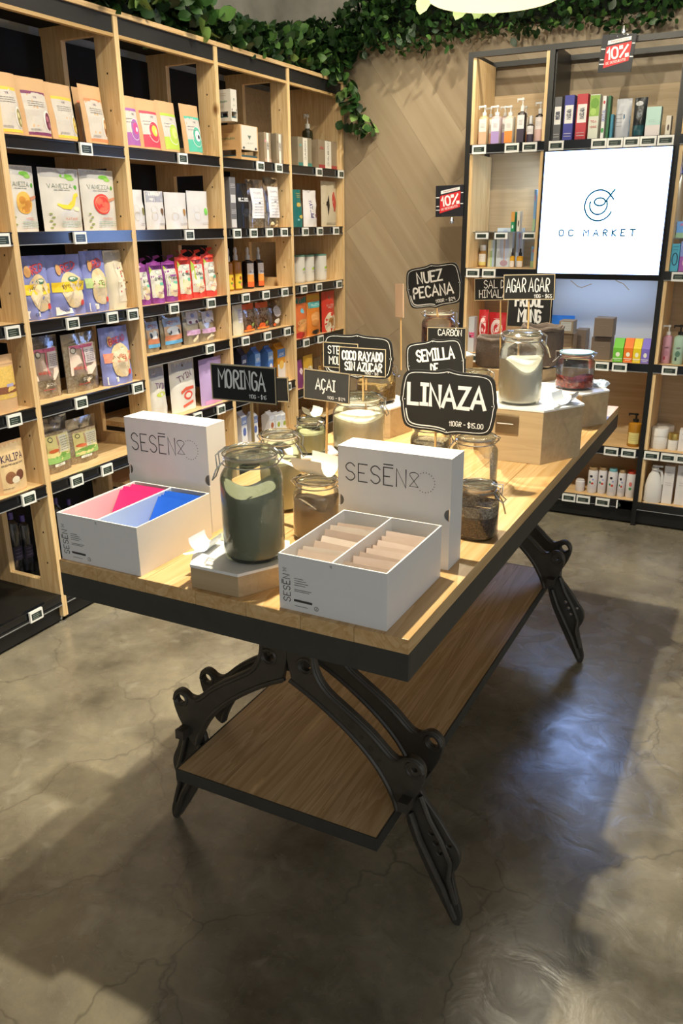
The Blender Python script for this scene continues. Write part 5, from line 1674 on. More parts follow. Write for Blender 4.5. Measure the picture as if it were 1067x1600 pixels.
for ty in (1.44, 2.745):
    for yy, nm in ((ty - 0.055, 'front'), (ty + 0.055, 'rear')):
        for fl_ in (False, True):
            o = plate('leg_arm', smooth_poly(ARM_OUT + ARM_IN, 1), [(0.313, 0.388, 0.0125 if (nm == 'rear' or fl_) else 0.006), (0.048, 0.574, 0.013)], 0.016, IRON, tb, (0, LY(yy), 0), 0.002, fl_)
            s = -1 if fl_ else 1
            # raised rims that follow the inner and the outer edge, and the ring round the ear hole
            rib = MB().use(IRON, True)
            path = smooth_poly([(x * s, z) for x, z in ARM_OUT[2:16]], 1, False)
            rib.tube([(x * 1.0 - .006 * s, LY(yy) - .008, z - .006) for x, z in path], 0.005, 6)
            path = smooth_poly([(x * s, z) for x, z in ARM_IN], 1, False)
            rib.tube([(x + .006 * s, LY(yy) - .008, z + .006) for x, z in path], 0.005, 6)
            rib.tube([(s * 0.313 + .019 * math.cos(2 * math.pi * i / 16), LY(yy) - .008, .388 + .019 * math.sin(2 * math.pi * i / 16)) for i in range(16)], 0.0035, 6, True)
            rib.tube([(s * 0.048 + .019 * math.cos(2 * math.pi * i / 16), LY(yy) - .008, .574 + .019 * math.sin(2 * math.pi * i / 16)) for i in range(16)], 0.0035, 6, True)
            rb = rib.build('rim', o)
            rb.matrix_parent_inverse = Matrix.Translation(o.location).inverted()
            if nm == 'front' and not fl_:
                tx = MB().use(mat('#4a453c', 0.5, 0.2, 60, metal=0.6))
                # the cast lettering along the arm
                pts = [(0.125, 0.482), (0.150, 0.464), (0.175, 0.444), (0.198, 0.422), (0.220, 0.398), (0.240, 0.372)]
                for (a0, b0), (a1, b1), chx in zip(pts[:-1], pts[1:], ('VE', 'LO', '18', '52', 'R')):
                    ang = math.atan2(b1 - b0, a1 - a0)
                    write(tx, chx, (a0 + a1) / 2, (b0 + b1) / 2, 0.011, lambda x, z: (x, LY(yy) - 0.0088, z), 0.0018, rot=ang)
                l2 = tx.build('cast_lettering', o)
                l2.matrix_parent_inverse = Matrix.Translation(o.location).inverted()
    for fl_ in (False, True):
        o = plate('leg', smooth_poly(LEG if not fl_ else [(x - .050 * min(1, max(0, (.33 - z) / .13)), z) for x, z in LEG], 1), [(0.392, 0.205, 0.0055), (0.330, 0.290, 0.0055), (0.362, 0.200, 0.006), (0.372, 0.178, 0.006), (0.350, 0.222, 0.006)] if not fl_ else [], 0.014, IRON, tb, (0, LY(ty) - 0.050, 0), 0.002, fl_)
        o.rotation_euler = (R(-3), 0, 0)
        s = -1 if fl_ else 1
        rib = MB().use(IRON, True)
        nx_ = (lambda P_: P_) if not fl_ else (lambda P_: [(x + .050 * min(1, max(0, (.33 - z) / .13)), y, z) for x, y, z in P_])
        rib.tube(nx_([(s * 0.300, -.012, .262), (s * .325, -.016, .205), (s * .355, -.016, .150), (s * .385, -.014, .095), (s * .415, -.008, .02)]), 0.008, 8)
        rib.tube(nx_([(s * 0.322, -.012, .312), (s * .345, -.014, .262), (s * .375, -.014, .215), (s * .398, -.013, .165), (s * .396, -.012, .12), (s * .415, -.008, .06)]), 0.0065, 8)
        rib.build('rim', o)
        b = MB().use(IRON)
        b.box((s * .300 - .012, -.060, .292), (s * .300 + .012, .075, .316))
        b.build('cross_bolt', o)
    b = MB().use(IRON)
    b.box((-.075, LY(ty) - .063, .700), (.075, LY(ty) + .063, .7605))
    b.box((-.03, LY(ty) - .047, .54), (.03, LY(ty) + .047, .70))
    b.build('leg_head', tb)

# lower shelf
le = [1.228, 1.36, 1.49, 1.62, 1.752]
for a, c_ in zip(le[:-1], le[1:]):
    b = MB().use(OAKD)
    b.box((-(c_ - a) / 2 + .0003, LY(1.277), -0.016), ((c_ - a) / 2 - .0003, LY(2.842), 0))
    b.build('lower_board', tb, (LX((a + c_) / 2), 0, 0.270), bevel=0.0006)
b = MB().use(STEEL)
x0, x1, y0, y1 = LX(1.224), LX(1.756), LY(1.273), LY(2.846)
b.box((x0, y0, .238), (x1, y0 + .004, .2705)).box((x0, y1 - .004, .238), (x1, y1, .2705))
b.box((x0, y0 + .004, .238), (x0 + .004, y1 - .004, .2705)).box((x1 - .004, y0 + .004, .238), (x1, y1 - .004, .2705))
b.build('lower_frame', tb, bevel=0.0006)


# ---------------------------------------------------------------- risers
def riser(label, cx, cy, r, z1, rot=0.0, group='hexagonal wooden risers on the table', z0=TZ):
    t = thing('riser', label, 'riser', (cx, cy, z0), R(rot), group)
    b = MB().use(RISER)
    hx = [(r * math.cos(R(60 * i)), r * math.sin(R(60 * i))) for i in range(6)]
    b.prism(hx, 0, z1 - z0 - 0.006)
    b.build('hexagon_block', t, bevel=0.0008)
    b = MB().use(WHITE)
    b.prism([(x * 1.01, y * 1.01) for x, y in hx], z1 - z0 - 0.006, z1 - z0)
    b.build('white_top', t, bevel=0.0008)
    if r > .15:
        # clear label holder hooked over the front edge of the tall riser
        b = MB().use(FILM)
        zf = -r * math.cos(R(30))
        b.box((-.055, zf - .004, z1 - z0 - .075), (.012, zf - .001, z1 - z0 - .018))
        b.use(mat('#e9e6dc', .4))
        b.box((-.050, zf - .0046, z1 - z0 - .0475), (-.002, zf - .004, z1 - z0 - .045))
        b.build('label_holder', t)
    return t


riser('low white-topped hexagonal riser under the green powder jar', 1.476, 1.235, 0.108, 0.890)
riser('large tall hexagonal riser under the jar of white powder', 1.729, 2.395, 0.163, 1.000)
riser('smaller hexagonal riser under the jar of red berries', 1.752, 2.857, 0.133, 0.958)
riser('hexagonal riser at the left under the jar of golden grains', 1.205, 2.44, 0.125, 0.940, 18)
riser('hexagonal riser under the jar of pecan nuts', 1.285, 2.83, 0.120, 1.050, 8)
riser('low hexagonal riser under the small pale green jar', 1.225, 1.965, 0.082, 0.888, 12)


# ---------------------------------------------------------------- jars
def jar(label, cx, cy, z, r, h, fill, fill_h, rz=0, sq=2.0, slope=0.02, band=None, nk=0.80, lidm=None, tag=None, heap=0.0):
    t = thing('storage_jar', label, 'jar', (cx, cy, z), R(rz), 'glass clip-top storage jars on the table')
    sh = h * 0.70
    b = MB().use(GLASS, True)
    b.lathe([(r * .80, 0.0), (r * .93, .004), (r, h * .07), (r, sh), (r * .965, sh + h * .04), (r * .86, sh + h * .085), (r * nk, sh + h * .11), (r * nk, sh + h * .15), (r * nk * 1.07, sh + h * .16), (r * nk * 1.07, sh + h * .18)], 32, sq=sq, cap=True)
    b.f.pop()
    b.mi.pop()
    b.sm.pop()
    b.build('glass_body', t)
    ri = r * .965
    c_ = MB().use(fill, True)
    n = 28
    ring = []
    prof = [(ri * .80, .006), (ri * .94, .010), (ri, h * .08)]
    c_.lathe(prof, n, sq=sq, cap=False)
    nb = len(c_.v) - n
    c_.face([i for i in reversed(range(n))])
    k0 = len(c_.v)
    for i in range(n):
        a = 2 * math.pi * (i + .5) / n
        q = ri if sq == 2.0 else ri / ((abs(math.cos(a)) ** sq + abs(math.sin(a)) ** sq) ** (1 / sq))
        zz = fill_h * h + slope * math.sin(a * 2 + 1) + slope * .6 * math.cos(a * 3)
        c_.v.append((q * math.cos(a), q * math.sin(a), zz))
    for i in range(n):
        j = (i + 1) % n
        c_.face([nb + i, nb + j, k0 + j, k0 + i])
    k1 = len(c_.v)
    for i in range(n):
        a = 2 * math.pi * (i + .5) / n
        zz = fill_h * h + slope * .5 * math.sin(a * 2 + 1) + heap * .6
        c_.v.append((ri * .5 * math.cos(a), ri * .5 * math.sin(a), zz))
    for i in range(n):
        j = (i + 1) % n
        c_.face([k0 + i, k0 + j, k1 + j, k1 + i])
    c_.v.append((0, 0, fill_h * h + heap))
    k2 = len(c_.v) - 1
    for i in range(n):
        c_.face([k1 + i, k1 + (i + 1) % n, k2])
    if band:
        c_.use(band[0], True)
        c_.lathe([(ri * 1.003, band[1] * h), (ri * 1.004, band[2] * h)], n, sq=sq, cap=False)
    c_.build('contents', t)
    zr = sh + h * .18
    g = MB().use(mat('#c8b7a4', 0.6), True)
    g.lathe([(r * nk * 1.00, zr), (r * nk * 1.04, zr + .002), (r * nk * 1.0, zr + .004)], 28, cap=False)
    g.build('gasket', t)
    l = MB().use(lidm or LIDGLASS, True)
    l.lathe([(r * nk * 1.08, zr + .004), (r * nk * 1.12, zr + .010), (r * nk * 1.08, zr + h * .05), (r * nk * .92, zr + h * .075), (r * nk * .80, zr + h * .070), (r * nk * .45, zr + h * .055), (r * nk * .30, zr + h * .062), (.002, zr + h * .062)], 32, cap=False)
    l.lathe([(r * nk * .92, zr + .003), (r * nk * .5, zr + .001), (.002, zr + .001)], 32, cap=False)
    l.build('glass_lid', t)
    wr = MB().use(CHROME, True)
    rn = r * nk * 1.10
    zn = sh + h * .135
    wr.tube([(rn * math.cos(2 * math.pi * i / 28), rn * math.sin(2 * math.pi * i / 28), zn) for i in range(28)], .0014, 6, True)
    # hinge loop on one side, lever latch on the other
    wr.tube([(-rn, -.010, zn), (-rn - .010, -.010, zn + .012), (-rn - .004, -.008, zr + h * .05), (-rn + .006, 0, zr + h * .075), (-rn - .004, .008, zr + h * .05), (-rn - .010, .010, zn + .012), (-rn, .010, zn)], .0014, 6)
    wr.tube([(rn, -.012, zn), (rn + .012, -.013, zn - .014), (rn + .020, -.013, zn - h * .15), (rn + .020, .013, zn - h * .15), (rn + .012, .013, zn - .014), (rn, .012, zn)], .0014, 6)
    wr.tube([(rn + .010, -.010, zn - .012), (rn + .012, -.010, zn + .014), (rn - .004, -.007, zr + h * .07), (rn - .010, 0, zr + h * .08), (rn - .004, .007, zr + h * .07), (rn + .012, .010, zn + .014), (rn + .010, .010, zn - .012)], .0014, 6)
    wr.tube([(rn * math.cos(2 * math.pi * i / 28), rn * math.sin(2 * math.pi * i / 28), zr + h * .035) for i in range(28)], .0013, 6, True)
    wr.build('wire_bail', t)
    if tag:
        tg = MB().use(mat(tag, 0.6))
        tg.tube([(rn + .004, 0, zn), (rn + .018, -.006, zn - .02), (rn + .026, -.008, zn - .045)], .0018, 5)
        tg.build('twine', t)
    return t


GREENP = mat('#84866c', 0.9, 0.10, 6)
jar('tall glass jar of grey-green powder, nearest on the table', 1.508, 1.235, 0.890, 0.0595, 0.226, GREENP, .63, 200, slope=.012, heap=-.01)
jar('glass jar of brown powder under a white paper scoop', 1.503, 1.495, TZ, 0.051, 0.140, mat('#a38d76', .9, .2, 20), .60, 20, 3.0, .010)
jar('small glass jar of dark brown seeds behind right box lid', 1.826, 1.642, TZ, 0.043, 0.130, grains('brown_seeds', '#6b4c34', '#2e1c12', 330), .42, 0, 3.0, .002, band=(grains('pale_crumbs', '#c9b9a2', '#7c6a56', 300), .415, .60), tag='#caa869')
jar('square glass jar of pale flax seeds below the LINAZA sign', 1.585, 1.97, TZ, 0.050, 0.175, grains('flax_seeds', '#c2ae8c', '#8a7352', 260), .66, 10, 3.5, .003)
jar('nearly empty round glass jar right of the flax seeds', 1.716, 1.945, TZ, 0.058, 0.158, mat('#caa98a', .9, .12, 30), .10, 190, 2.0, .004)
jar('large glass jar of cream grated coconut under COCO RAYADO', 1.318, 2.085, TZ, 0.075, 0.205, mat('#f3ead0', .95, .06, 60, .5), .64, 10, 2.0, .004, heap=.02)
jar('small pale green glass jar at the left behind paper scoop', 1.232, 1.955, .888, 0.042, 0.098, mat('#c9c79a', .9, .1, 30), .58, 160, 2.0, .003)
jar('glass jar of pale flour behind the green powder jar', 1.335, 1.62, TZ, 0.050, 0.200, mat('#cfc8a4', .9, .08, 30), .62, 10, 2.0, .004)
jar('tall glass jar of white powder on the large riser', 1.716, 2.335, 1.000, 0.062, 0.215, mat('#e3dccb', .95, .05, 20), .55, 10, 2.0, .014, heap=.018, tag='#d8cba4')
jar('squat glass jar of red berries with pale blue lid', 1.768, 2.845, .958, 0.064, 0.130, grains('goji_berries', '#c2432c', '#7d2318', 120), .27, 190, 2.0, .008, lidm=mat('#a9d3e6', .35, .04))
jar('glass jar of golden grains on the left riser', 1.205, 2.445, .940, 0.066, 0.125, grains('golden_grains', '#c9a35c', '#8c6a34', 320), .42, 10, 2.0, .008)
jar('glass jar of pecan nuts below the NUEZ PECANA sign', 1.285, 2.80, 1.050, 0.060, 0.160, grains('pecan_nuts', '#9c5a32', '#57301a', 70, 1.0), .58, 10, 2.0, .008)
jar('low glass jar with glinting lid behind the white powder', 1.470, 2.700, TZ, 0.050, 0.190, mat('#d9c890', .9, .1, 40), .60, 10, 2.0, .004)


# paper and plastic scoops, crumpled film
def scoop(label, loc, rz, m, L=.12, r=.026):
    t = thing('scoop', label, 'scoop', loc, R(rz))
    b = MB().use(m, True)

    def bowl(u, v):
        a = math.pi * (u - .5) * 1.05
        return (v * L * .55, math.sin(a) * r * (1 - .15 * v), r - math.cos(a) * r + .001)
    b.grid(bowl, 8, 5)
    b.build('bowl', t)
    b = MB().use(m, True)
    b.grid(lambda u, v: (-v * L * .5, (u - .5) * .014, .002 + .012 * v + .004 * abs(u - .5)), 2, 5)
    b.build('handle', t)
    return t


SCOOPM = mat('#ece8da', .5, .03)
CLEARP = mat('#e3e8ee', .25, .04)
scoop('white paper scoop lying on the brown powder jar lid', (1.462, 1.505, TZ + .1405), -12, SCOOPM, .15, .036)
scoop('clear plastic scoop lying on the low riser front left', (1.404, 1.196, .8905), 95, CLEARP, .10, .024)
scoop('clear plastic scoop lying beside the white powder jar', (1.836, 2.345, 1.0005), 82, CLEARP, .13, .030)
scoop('pale scoop lying on the small pale green jar', (1.245, 1.965, .888 + .0985), 150, SCOOPM, .09, .022)


def crumple(label, loc, rx_, ry_, h, m, seed, cat='bag', nm='crumpled_bag'):
    t = thing(nm, label, cat, loc)
    b = MB().use(m, False)

    def f(u, v):
        x, y = (u - .5) * 2 * rx_, (v - .5) * 2 * ry_
        e = 1 - max(abs(u - .5), abs(v - .5)) * 2
        return (x, y, .001 + max(0, (max(0, e) ** .5) * h * (.45 + .9 * abs(mnoise.noise(Vector((u * 4 + seed, v * 4, seed)))))))
    b.grid(f, 9, 9)
    b.build('film', t)


crumple('crumpled clear film with yellow print left of green jar', (1.425, 1.295, .8905), .032, .026, .030, mat('#e9e6c4', .3, .15, 30), 3.0)
crumple('crumpled pale blue film behind the berry jar', (1.838, 2.93, .9585), .03, .04, .035, mat('#cfe0f4', .3, .1, 30), 8.0)


# ---------------------------------------------------------------- chalk signs
def sign_face(kind, w, h):
    if kind == 'rect':
        return [(-w / 2, -h / 2), (w / 2, -h / 2), (w / 2, h / 2), (-w / 2, h / 2)]
    q = []
    # an ornate plaque: rounded shoulders, a soft point in the middle of every side
    Q = [(0.0, .50), (.05, .475), (.14, .455), (.34, .455), (.42, .43), (.455, .37), (.47, .28), (.485, .14), (.487, .06), (.50, 0.0)]
    for x, z in Q:
        q.append((x * w, z * h))
    for x, z in reversed(Q[:-1]):
        q.append((x * w, -z * h))
    for x, z in Q[1:]:
        q.append((-x * w, -z * h))
    for x, z in reversed(Q[1:-1]):
        q.append((-x * w, z * h))
    return smooth_poly(q, 1)


def sign(label, cx, cy, cz, w, h, kind, lines, price=None, roll=0, rz=0, stick=(0, 0.1), stroke=.13, border='line', col=None, jit=.03, weight=1.0):
    t = thing('chalk_sign', label, 'sign', (cx, cy, cz), R(rz), 'chalk lettered signs on sticks')
    t.rotation_euler = (0, R(-roll), R(rz))
    out = sign_face(kind, w, h)
    b = MB().use(col or CHALKBOARD)
    b.prism(out, -.002, .002, 'y')
    b.build('plaque', t)
    fn = lambda x, z: (x, -.0026, z)
    b = MB().use(CHALK if kind != 'rect' else mat('#cbb893', .6, .1))
    if border == 'line' and kind != 'rect':
        s_ = [(x * .94, z * .92) for x, z in out]
        ribbon(b, s_ + [s_[0]], .0016, fn)
        ribbon(b, [(x * .94 - .0008, z * .92 + .0006) for x, z in s_[len(s_) // 2:len(s_) // 2 + 14]], .003, fn)
        for px_, pz_ in ((0, .44), (0, -.44), (.445, 0), (-.445, 0)):
            ribbon(b, [(px_ * w, pz_ * h), (px_ * w + .001, pz_ * h)], .0018, fn)
        b.build('border', t)
    elif border != 'none':
        e = .0022
        for p, q in zip(out, out[1:] + out[:1]):
            ribbon(b, [(p[0] * .985, p[1] * .97), (q[0] * .985, q[1] * .97)], e, fn)
        b.build('border', t)
    if lines:
        b = MB().use(CHALK)
        for (txt, lx, lz, lh, lw) in lines:
            write(b, txt, lx * w, lz * h, lh * h, fn, lh * h * stroke * weight, width=lw * w, track=1.1, jitter=jit)
        b.build('lettering', t)
    if price:
        b = MB().use(CHALK)
        write(b, price[0], price[1] * w, price[2] * h, price[3] * h, fn, price[3] * h * .16, width=price[4] * w, track=1.2, jitter=.04)
        b.build('price', t)
    if stick:
        b = MB().use(DOWEL)
        b.box((stick[0] - .0022, .002, -h / 2 - stick[1]), (stick[0] + .0022, .0065, h * .1))
        b.build('stick', t)
    return t


sign('black rectangular chalk sign lettered MORINGA', 1.508, 1.225, 1.2280, .136, .066, 'rect', [('MORINGA', -.02, .10, .48, .72)], ('110G - $16', .22, -.33, .10, .26), 0, 2, (.012, .075), .12, 'rect')
sign('small dark sign half hidden behind the MORINGA sign', 1.325, 1.60, 1.137, .095, .057, 'rect', None, None, 2, 10, (.036, .06), border='rect')
sign('grey chalk sign lettered AÇAI', 1.368, 1.80, 1.113, .130, .077, 'rect', [('AÇAI', -.02, .04, .34, .42)], ('110G - $29', .22, -.36, .09, .38), -2, 0, (.000, .2325), .14, 'rect', mat('#3f3f3e', .8, .2, 14))
sign('black chalk sign lettered COCO RAYADO SIN AZÚCAR', 1.335, 2.075, 1.132, .146, .078, 'rect', [('COCO RAYADO', .0, .20, .30, .86), ('SIN AZÚCAR', .02, -.18, .28, .78)], ('110G - $8', .20, -.40, .08, .28), 0, 0, (.000, .075), .20, 'rect')
sign('dark chalk sign lettered STEVIA behind the coconut sign', 1.202, 2.20, 1.124, .120, .076, 'rect', [('STEVIA', .0, .20, .30, .70), ('MOLIDA', .0, -.20, .30, .66)], None, 0, -2, (.0, .244), .13, 'rect')
sign('large ornate blank chalk plaque behind the coconut sign', 1.198, 2.32, 1.104, .245, .142, 'ornate', None, None, -1, 4, (.03, .191))
sign('large ornate chalk plaque lettered LINAZA', 1.659, 1.885, 1.081, .255, .166, 'ornate', [('LINAZA', -.01, .09, .30, .78)], ('110GR - $15.00', .20, -.31, .07, .34), 0, 0, (-.030, .075), .19, weight=1.0)
sign('ornate chalk plaque lettered SEMILLA DE behind LINAZA', 1.505, 2.20, 1.120, .182, .140, 'ornate', [('SEMILLA', .02, .18, .22, .62), ('DE', -.02, -.10, .18, .12), ('CHIA', .0, -.30, .16, .3)], None, 9, 0, (.0, .208), .18)
sign('black chalk sign lettered CARBÓN behind SEMILLA', 1.457, 2.42, 1.130, .126, .130, 'rect', [('CARBÓN', .08, .38, .14, .60), ('ACTIVADO', .0, .12, .12, .7)], None, 1, 0, (.0, .223), .14, 'rect')
sign('ornate chalk plaque lettered NUEZ PECANA, highest on left', 1.288, 2.735, 1.292, .206, .150, 'ornate', [('NUEZ', -.05, .22, .23, .44), ('PECANA', -.02, -.10, .23, .70)], ('110GR - $29', .18, -.34, .07, .34), 9, 0, (.0, .03), .17)
sign('pale wooden back of a sign left of NUEZ PECANA', 1.262, 2.50, 1.262, .085, .105, 'rect', None, None, 4, -50, (.0, .17), border='none', col=mat('#d9b594', .6, .05))
sign('black chalk sign lettered SAL DEL HIMALAYA', 1.505, 2.78, 1.285, .170, .074, 'rect', [('SAL DEL', .0, .22, .34, .60), ('HIMALAYA', .0, -.20, .34, .80)], None, 3, 0, (.005, .22), .10, 'rect')
sign('black chalk sign lettered AGAR AGAR', 1.726, 2.330, 1.327, .144, .068, 'rect', [('AGAR AGAR', -.03, .08, .52, .84)], ('110G - $65', .28, -.36, .13, .34), 2, 0, (.000, .08), .085, 'rect')
sign('chalk sign lettered FRIJOL MUNG behind AGAR AGAR', 1.535, 3.078, 1.192, .163, .133, 'rect', [('FRIJOL', .0, .24, .30, .62), ('MUNG', .02, -.18, .32, .50)], None, 0, 0, (.0, .12), .20, 'rect')


# ---------------------------------------------------------------- burlap sacks behind the jars
def sack(label, cx, cy, z, r, h, fold):
    m = mat('#5c5048', .95, .25, 120, .6)
    t = thing('fabric_sack', label, 'sack', (cx, cy, z), 0, 'brown fabric sacks at the far end of the table')
    b = MB().use(m, True)
    pr = [(r * .92, 0), (r, h * .08), (r * 1.02, h * .5), (r * .98, h * .86), (r * .90, h * .98), (r * .80, h), (r * .74, h * .95), (r * .70, h * .80), (.01, h * .78)]
    b.lathe(pr, 28, cap=False)
    for i, v in enumerate(b.v):
        n_ = mnoise.noise(Vector((v[0] * 14, v[1] * 14, v[2] * 10 + cx * 7)))
        k_ = 1 + .05 * n_
        b.v[i] = (v[0] * k_, v[1] * k_, v[2] + (fold * n_ * .5 if v[2] > h * .7 else 0))
    b.build('sack_body', t)
    b = MB().use(m, True)
    b.tube([(r * .92 * math.cos(2 * math.pi * i / 24), r * .92 * math.sin(2 * math.pi * i / 24), h * (.95 + .03 * math.sin(i * 1.3))) for i in range(24)], h * .06, 8, True)
    b.build('rolled_edge', t)
    return t


sack('low brown fabric sack, flat topped, behind white powder jar', 1.458, 2.945, 1.0, .074, .105, .0)
sack('taller brown fabric sack with folded top behind white powder jar', 1.612, 2.985, 1.010, .076, .135, .03)
t = thing('wooden_block', 'square wooden block under the two brown sacks', 'block', (1.52, 2.965, TZ))
b = MB().use(RISER)
b.prism([(-.10, -.10), (.085, -.105), (.155, .03), (.155, .125), (-.10, .125)], 0, .157)
b.build('block_body', t, bevel=.001)


# ---------------------------------------------------------------- the two open sachet boxes
PRINTC = '#3c3a38'


def open_box(label, x0, x1, y0, y1, z0, z1, inner):
    w_, d_, h_ = x1 - x0, y1 - y0, z1 - z0
    t = thing('sachet_box', label, 'box', ((x0 + x1) / 2, y0, z0), 0)
    th_ = .0028
    b = MB().use(CARD)
    b.box((-w_ / 2, 0, 0), (w_ / 2, d_, th_))
    b.box((-w_ / 2, 0, th_), (w_ / 2, th_, h_)).box((-w_ / 2, d_ - th_, th_), (w_ / 2, d_, h_))
    b.box((-w_ / 2, th_, th_), (-w_ / 2 + th_, d_ - th_, h_)).box((w_ / 2 - th_, th_, th_), (w_ / 2, d_ - th_, h_))
    b.build('tray', t)
    b = MB().use(CARD)
    b.box((-.0014, th_, th_), (.0014, d_ - th_, h_ - .001))
    b.build('divider', t)
    if inner:  # thin sheets with the sachets' pink and blue bounce light put into their colour
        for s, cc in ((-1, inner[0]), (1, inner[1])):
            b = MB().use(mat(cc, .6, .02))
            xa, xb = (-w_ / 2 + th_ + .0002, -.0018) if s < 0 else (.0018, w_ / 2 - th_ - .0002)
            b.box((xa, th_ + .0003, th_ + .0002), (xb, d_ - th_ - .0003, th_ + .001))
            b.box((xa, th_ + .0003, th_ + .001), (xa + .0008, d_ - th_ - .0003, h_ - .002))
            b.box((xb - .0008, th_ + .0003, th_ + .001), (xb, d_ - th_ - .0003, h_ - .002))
            b.build('bounce_tint', t)
    fn = lambda x, z: (x, -.0004, z)
    b = MB().use(mat(PRINTC, .6, .02))
    write(b, 'SESĒN', -w_ / 2 + .016, h_ * .40, .014, fn, .0014, width=.052, rot=R(90))
    ribbon(b, [(-w_ / 2 + .009, h_ * .40 + .032), (-w_ / 2 + .016, h_ * .40 + .038), (-w_ / 2 + .009, h_ * .40 + .038), (-w_ / 2 + .016, h_ * .40 + .032), (-w_ / 2 + .009, h_ * .40 + .032)], .0007, fn)
    for q, (ln, zz) in enumerate(((.018, .60), (.024, .56), (.028, .52), (.022, .48), (.034, .40), (.030, .37))):
        ribbon(b, [(-w_ / 2 + .032, zz * h_), (-w_ / 2 + .032 + ln, zz * h_)], .0009, fn)
    ribbon(b, [(-w_ / 2 + .032, h_ * .20), (-w_ / 2 + .066, h_ * .195)], .0045, fn)
    ribbon(b, [(-w_ / 2 + .032, h_ * .10), (-w_ / 2 + .058, h_ * .10)], .0008, fn)
    ribbon(b, arc(-w_ / 2 + .076, h_ * .12, .004, .004, 0, 360, 14), .0008, fn)
    ribbon(b, [(-w_ / 2 + .075, h_ * .10), (-w_ / 2 + .077, h_ * .14)], .0008, fn)
    write(b, 'TE', 0, h_ * .93, .004, fn, .0005)
    b.build('lettering', t)
    return t


def box_lid(label, x0, x1, y0, y1, z0, z1, cards):
    w_, d_, h_ = x1 - x0, y1 - y0, z1 - z0
    t = thing('upright_box_lid', label, 'box', ((x0 + x1) / 2, y0, z0), 0)  # lid of a sachet box, stood on edge
    # front panel with a half-round finger notch in both side edges
    b = MB().use(CARD)
    nz, nr = h_ * .50, .013
    def side(s):
        return [(s * (w_ / 2 - nr * math.cos(R(a))), nz + nr * math.sin(R(a))) for a in range(-90, 91, 18)]
    out = [(-w_ / 2, 0), (w_ / 2, 0)] + [(p[0], p[1]) for p in side(1)] + [(w_ / 2, h_), (-w_ / 2, h_)] + list(reversed([(p[0], p[1]) for p in side(-1)]))
    b.prism(out, 0, .0025, 'y')
    b.build('front_panel', t)
    b = MB().use(CARD)
    b.box((-w_ / 2, .0025, 0), (-w_ / 2 + .0025, d_, h_)).box((w_ / 2 - .0025, .0025, 0), (w_ / 2, d_, h_))
    b.box((-w_ / 2 + .0025, .0025, h_ - .0025), (w_ / 2 - .0025, d_, h_)).box((-w_ / 2 + .0025, .0025, 0), (w_ / 2 - .0025, d_, .0025))
    b.build('rim', t)
    for s_ in (-1, 1):
        b = MB().use(mat('#6a6762', .6, .3, 200))
        b.box((s_ * (w_ / 2 - .010) - .0065, .0027, nz - .015), (s_ * (w_ / 2 - .010) + .0065, .0037, nz + .015))
        b.build('inner_flap', t)
    fn = lambda x, z: (x, -.0004, z)
    b = MB().use(mat(PRINTC, .6, .02))
    write(b, 'SESĒN', -w_ * .155, h_ * .775, h_ * .16, fn, .0022, width=w_ * .54, track=1.2)
    cx_, cz_ = w_ * .185, h_ * .765
    a = h_ * .05
    ribbon(b, [(cx_ - a * .8, cz_ + a), (cx_ + a * .8, cz_ - a), (cx_ - a * .8, cz_ - a), (cx_ + a * .8, cz_ + a)], .0014, fn)
    ribbon(b, arc(cx_, cz_ + a * 1.1, a * .8, a * .45, 180, 0, 10), .0014, fn)
    for i in range(15):
        th2 = R(-120 + i * 17)
        px_, pz_ = cx_ + a * 2.0 + a * 1.75 * math.cos(th2), cz_ + a * 1.75 * math.sin(th2)
        ribbon(b, [(px_, pz_), (px_ + .0008, pz_)], .0016, fn)
    b.build('lettering', t)
    return t


def sachets(label, xa, xb, y_start, n, step, z0, h_, col, lean, group, ylim):
    for i in range(n):
        t = thing('sachet', label % ORD[i], 'sachet', ((xa + xb) / 2 + random.uniform(-.001, .001), y_start + i * step, z0 + .0045), 0, group)
        kr_ = col[1] == 'e'
        t.rotation_euler = (R(lean + random.uniform(-5, 5) * (1.3 if kr_ else .5)), R(random.uniform(-2, 2) if kr_ else 0), R(random.uniform(-2.5, 2.5)))
        ww, hh = (xb - xa) - .008, h_ * random.uniform(.97, 1.03)
        F = pouch_fn(ww, hh, .005, .5, 1.0, .0012, i * 1.7 + xa, .2)
        pouch_body(t, F, ww, hh, .005, mat(col if (i % 2 or not kr_) else '#d6bfae', .8 if kr_ else .45, .08, 40), 'sachet_body', 6, 5)


B1 = (1.090, 1.300, 1.138, 1.378, TZ, .945)
B2 = (1.620, 1.832, 1.141, 1.398, TZ, .949)
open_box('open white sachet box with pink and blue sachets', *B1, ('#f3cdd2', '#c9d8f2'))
open_box('open white sachet box with kraft sachets, nearest table corner', *B2, None)
box_lid('white box lid lettered SESĒN upright behind pink and blue sachets', 1.056, 1.286, 1.400, 1.468, TZ, 1.088, 0)
box_lid('white box lid lettered SESĒN upright behind kraft sachets', 1.590, 1.836, 1.432, 1.502, TZ, 1.073, 0)
sachets('bright pink foil sachet, %s from the front of its stack', 1.094, 1.193, 1.240, 6, .009, TZ + .003, .122, '#d92c74', -40, 'pink sachets in the left box', 1.37)
sachets('bright blue foil sachet, %s from the front of its stack', 1.197, 1.296, 1.253, 5, .008, TZ + .003, .120, '#1f5fd0', -40, 'blue sachets in the left box', 1.37)
sachets('kraft paper sachet in left compartment, %s from the front', 1.624, 1.724, 1.156, 7, .028, TZ + .003, .096, '#eadaca', -26, 'kraft sachets in the left compartment', 1.39)
sachets('kraft paper sachet in right compartment, %s from the front', 1.728, 1.828, 1.152, 8, .0245, TZ + .003, .094, '#e0cabb', -26, 'kraft sachets in the right compartment', 1.39)

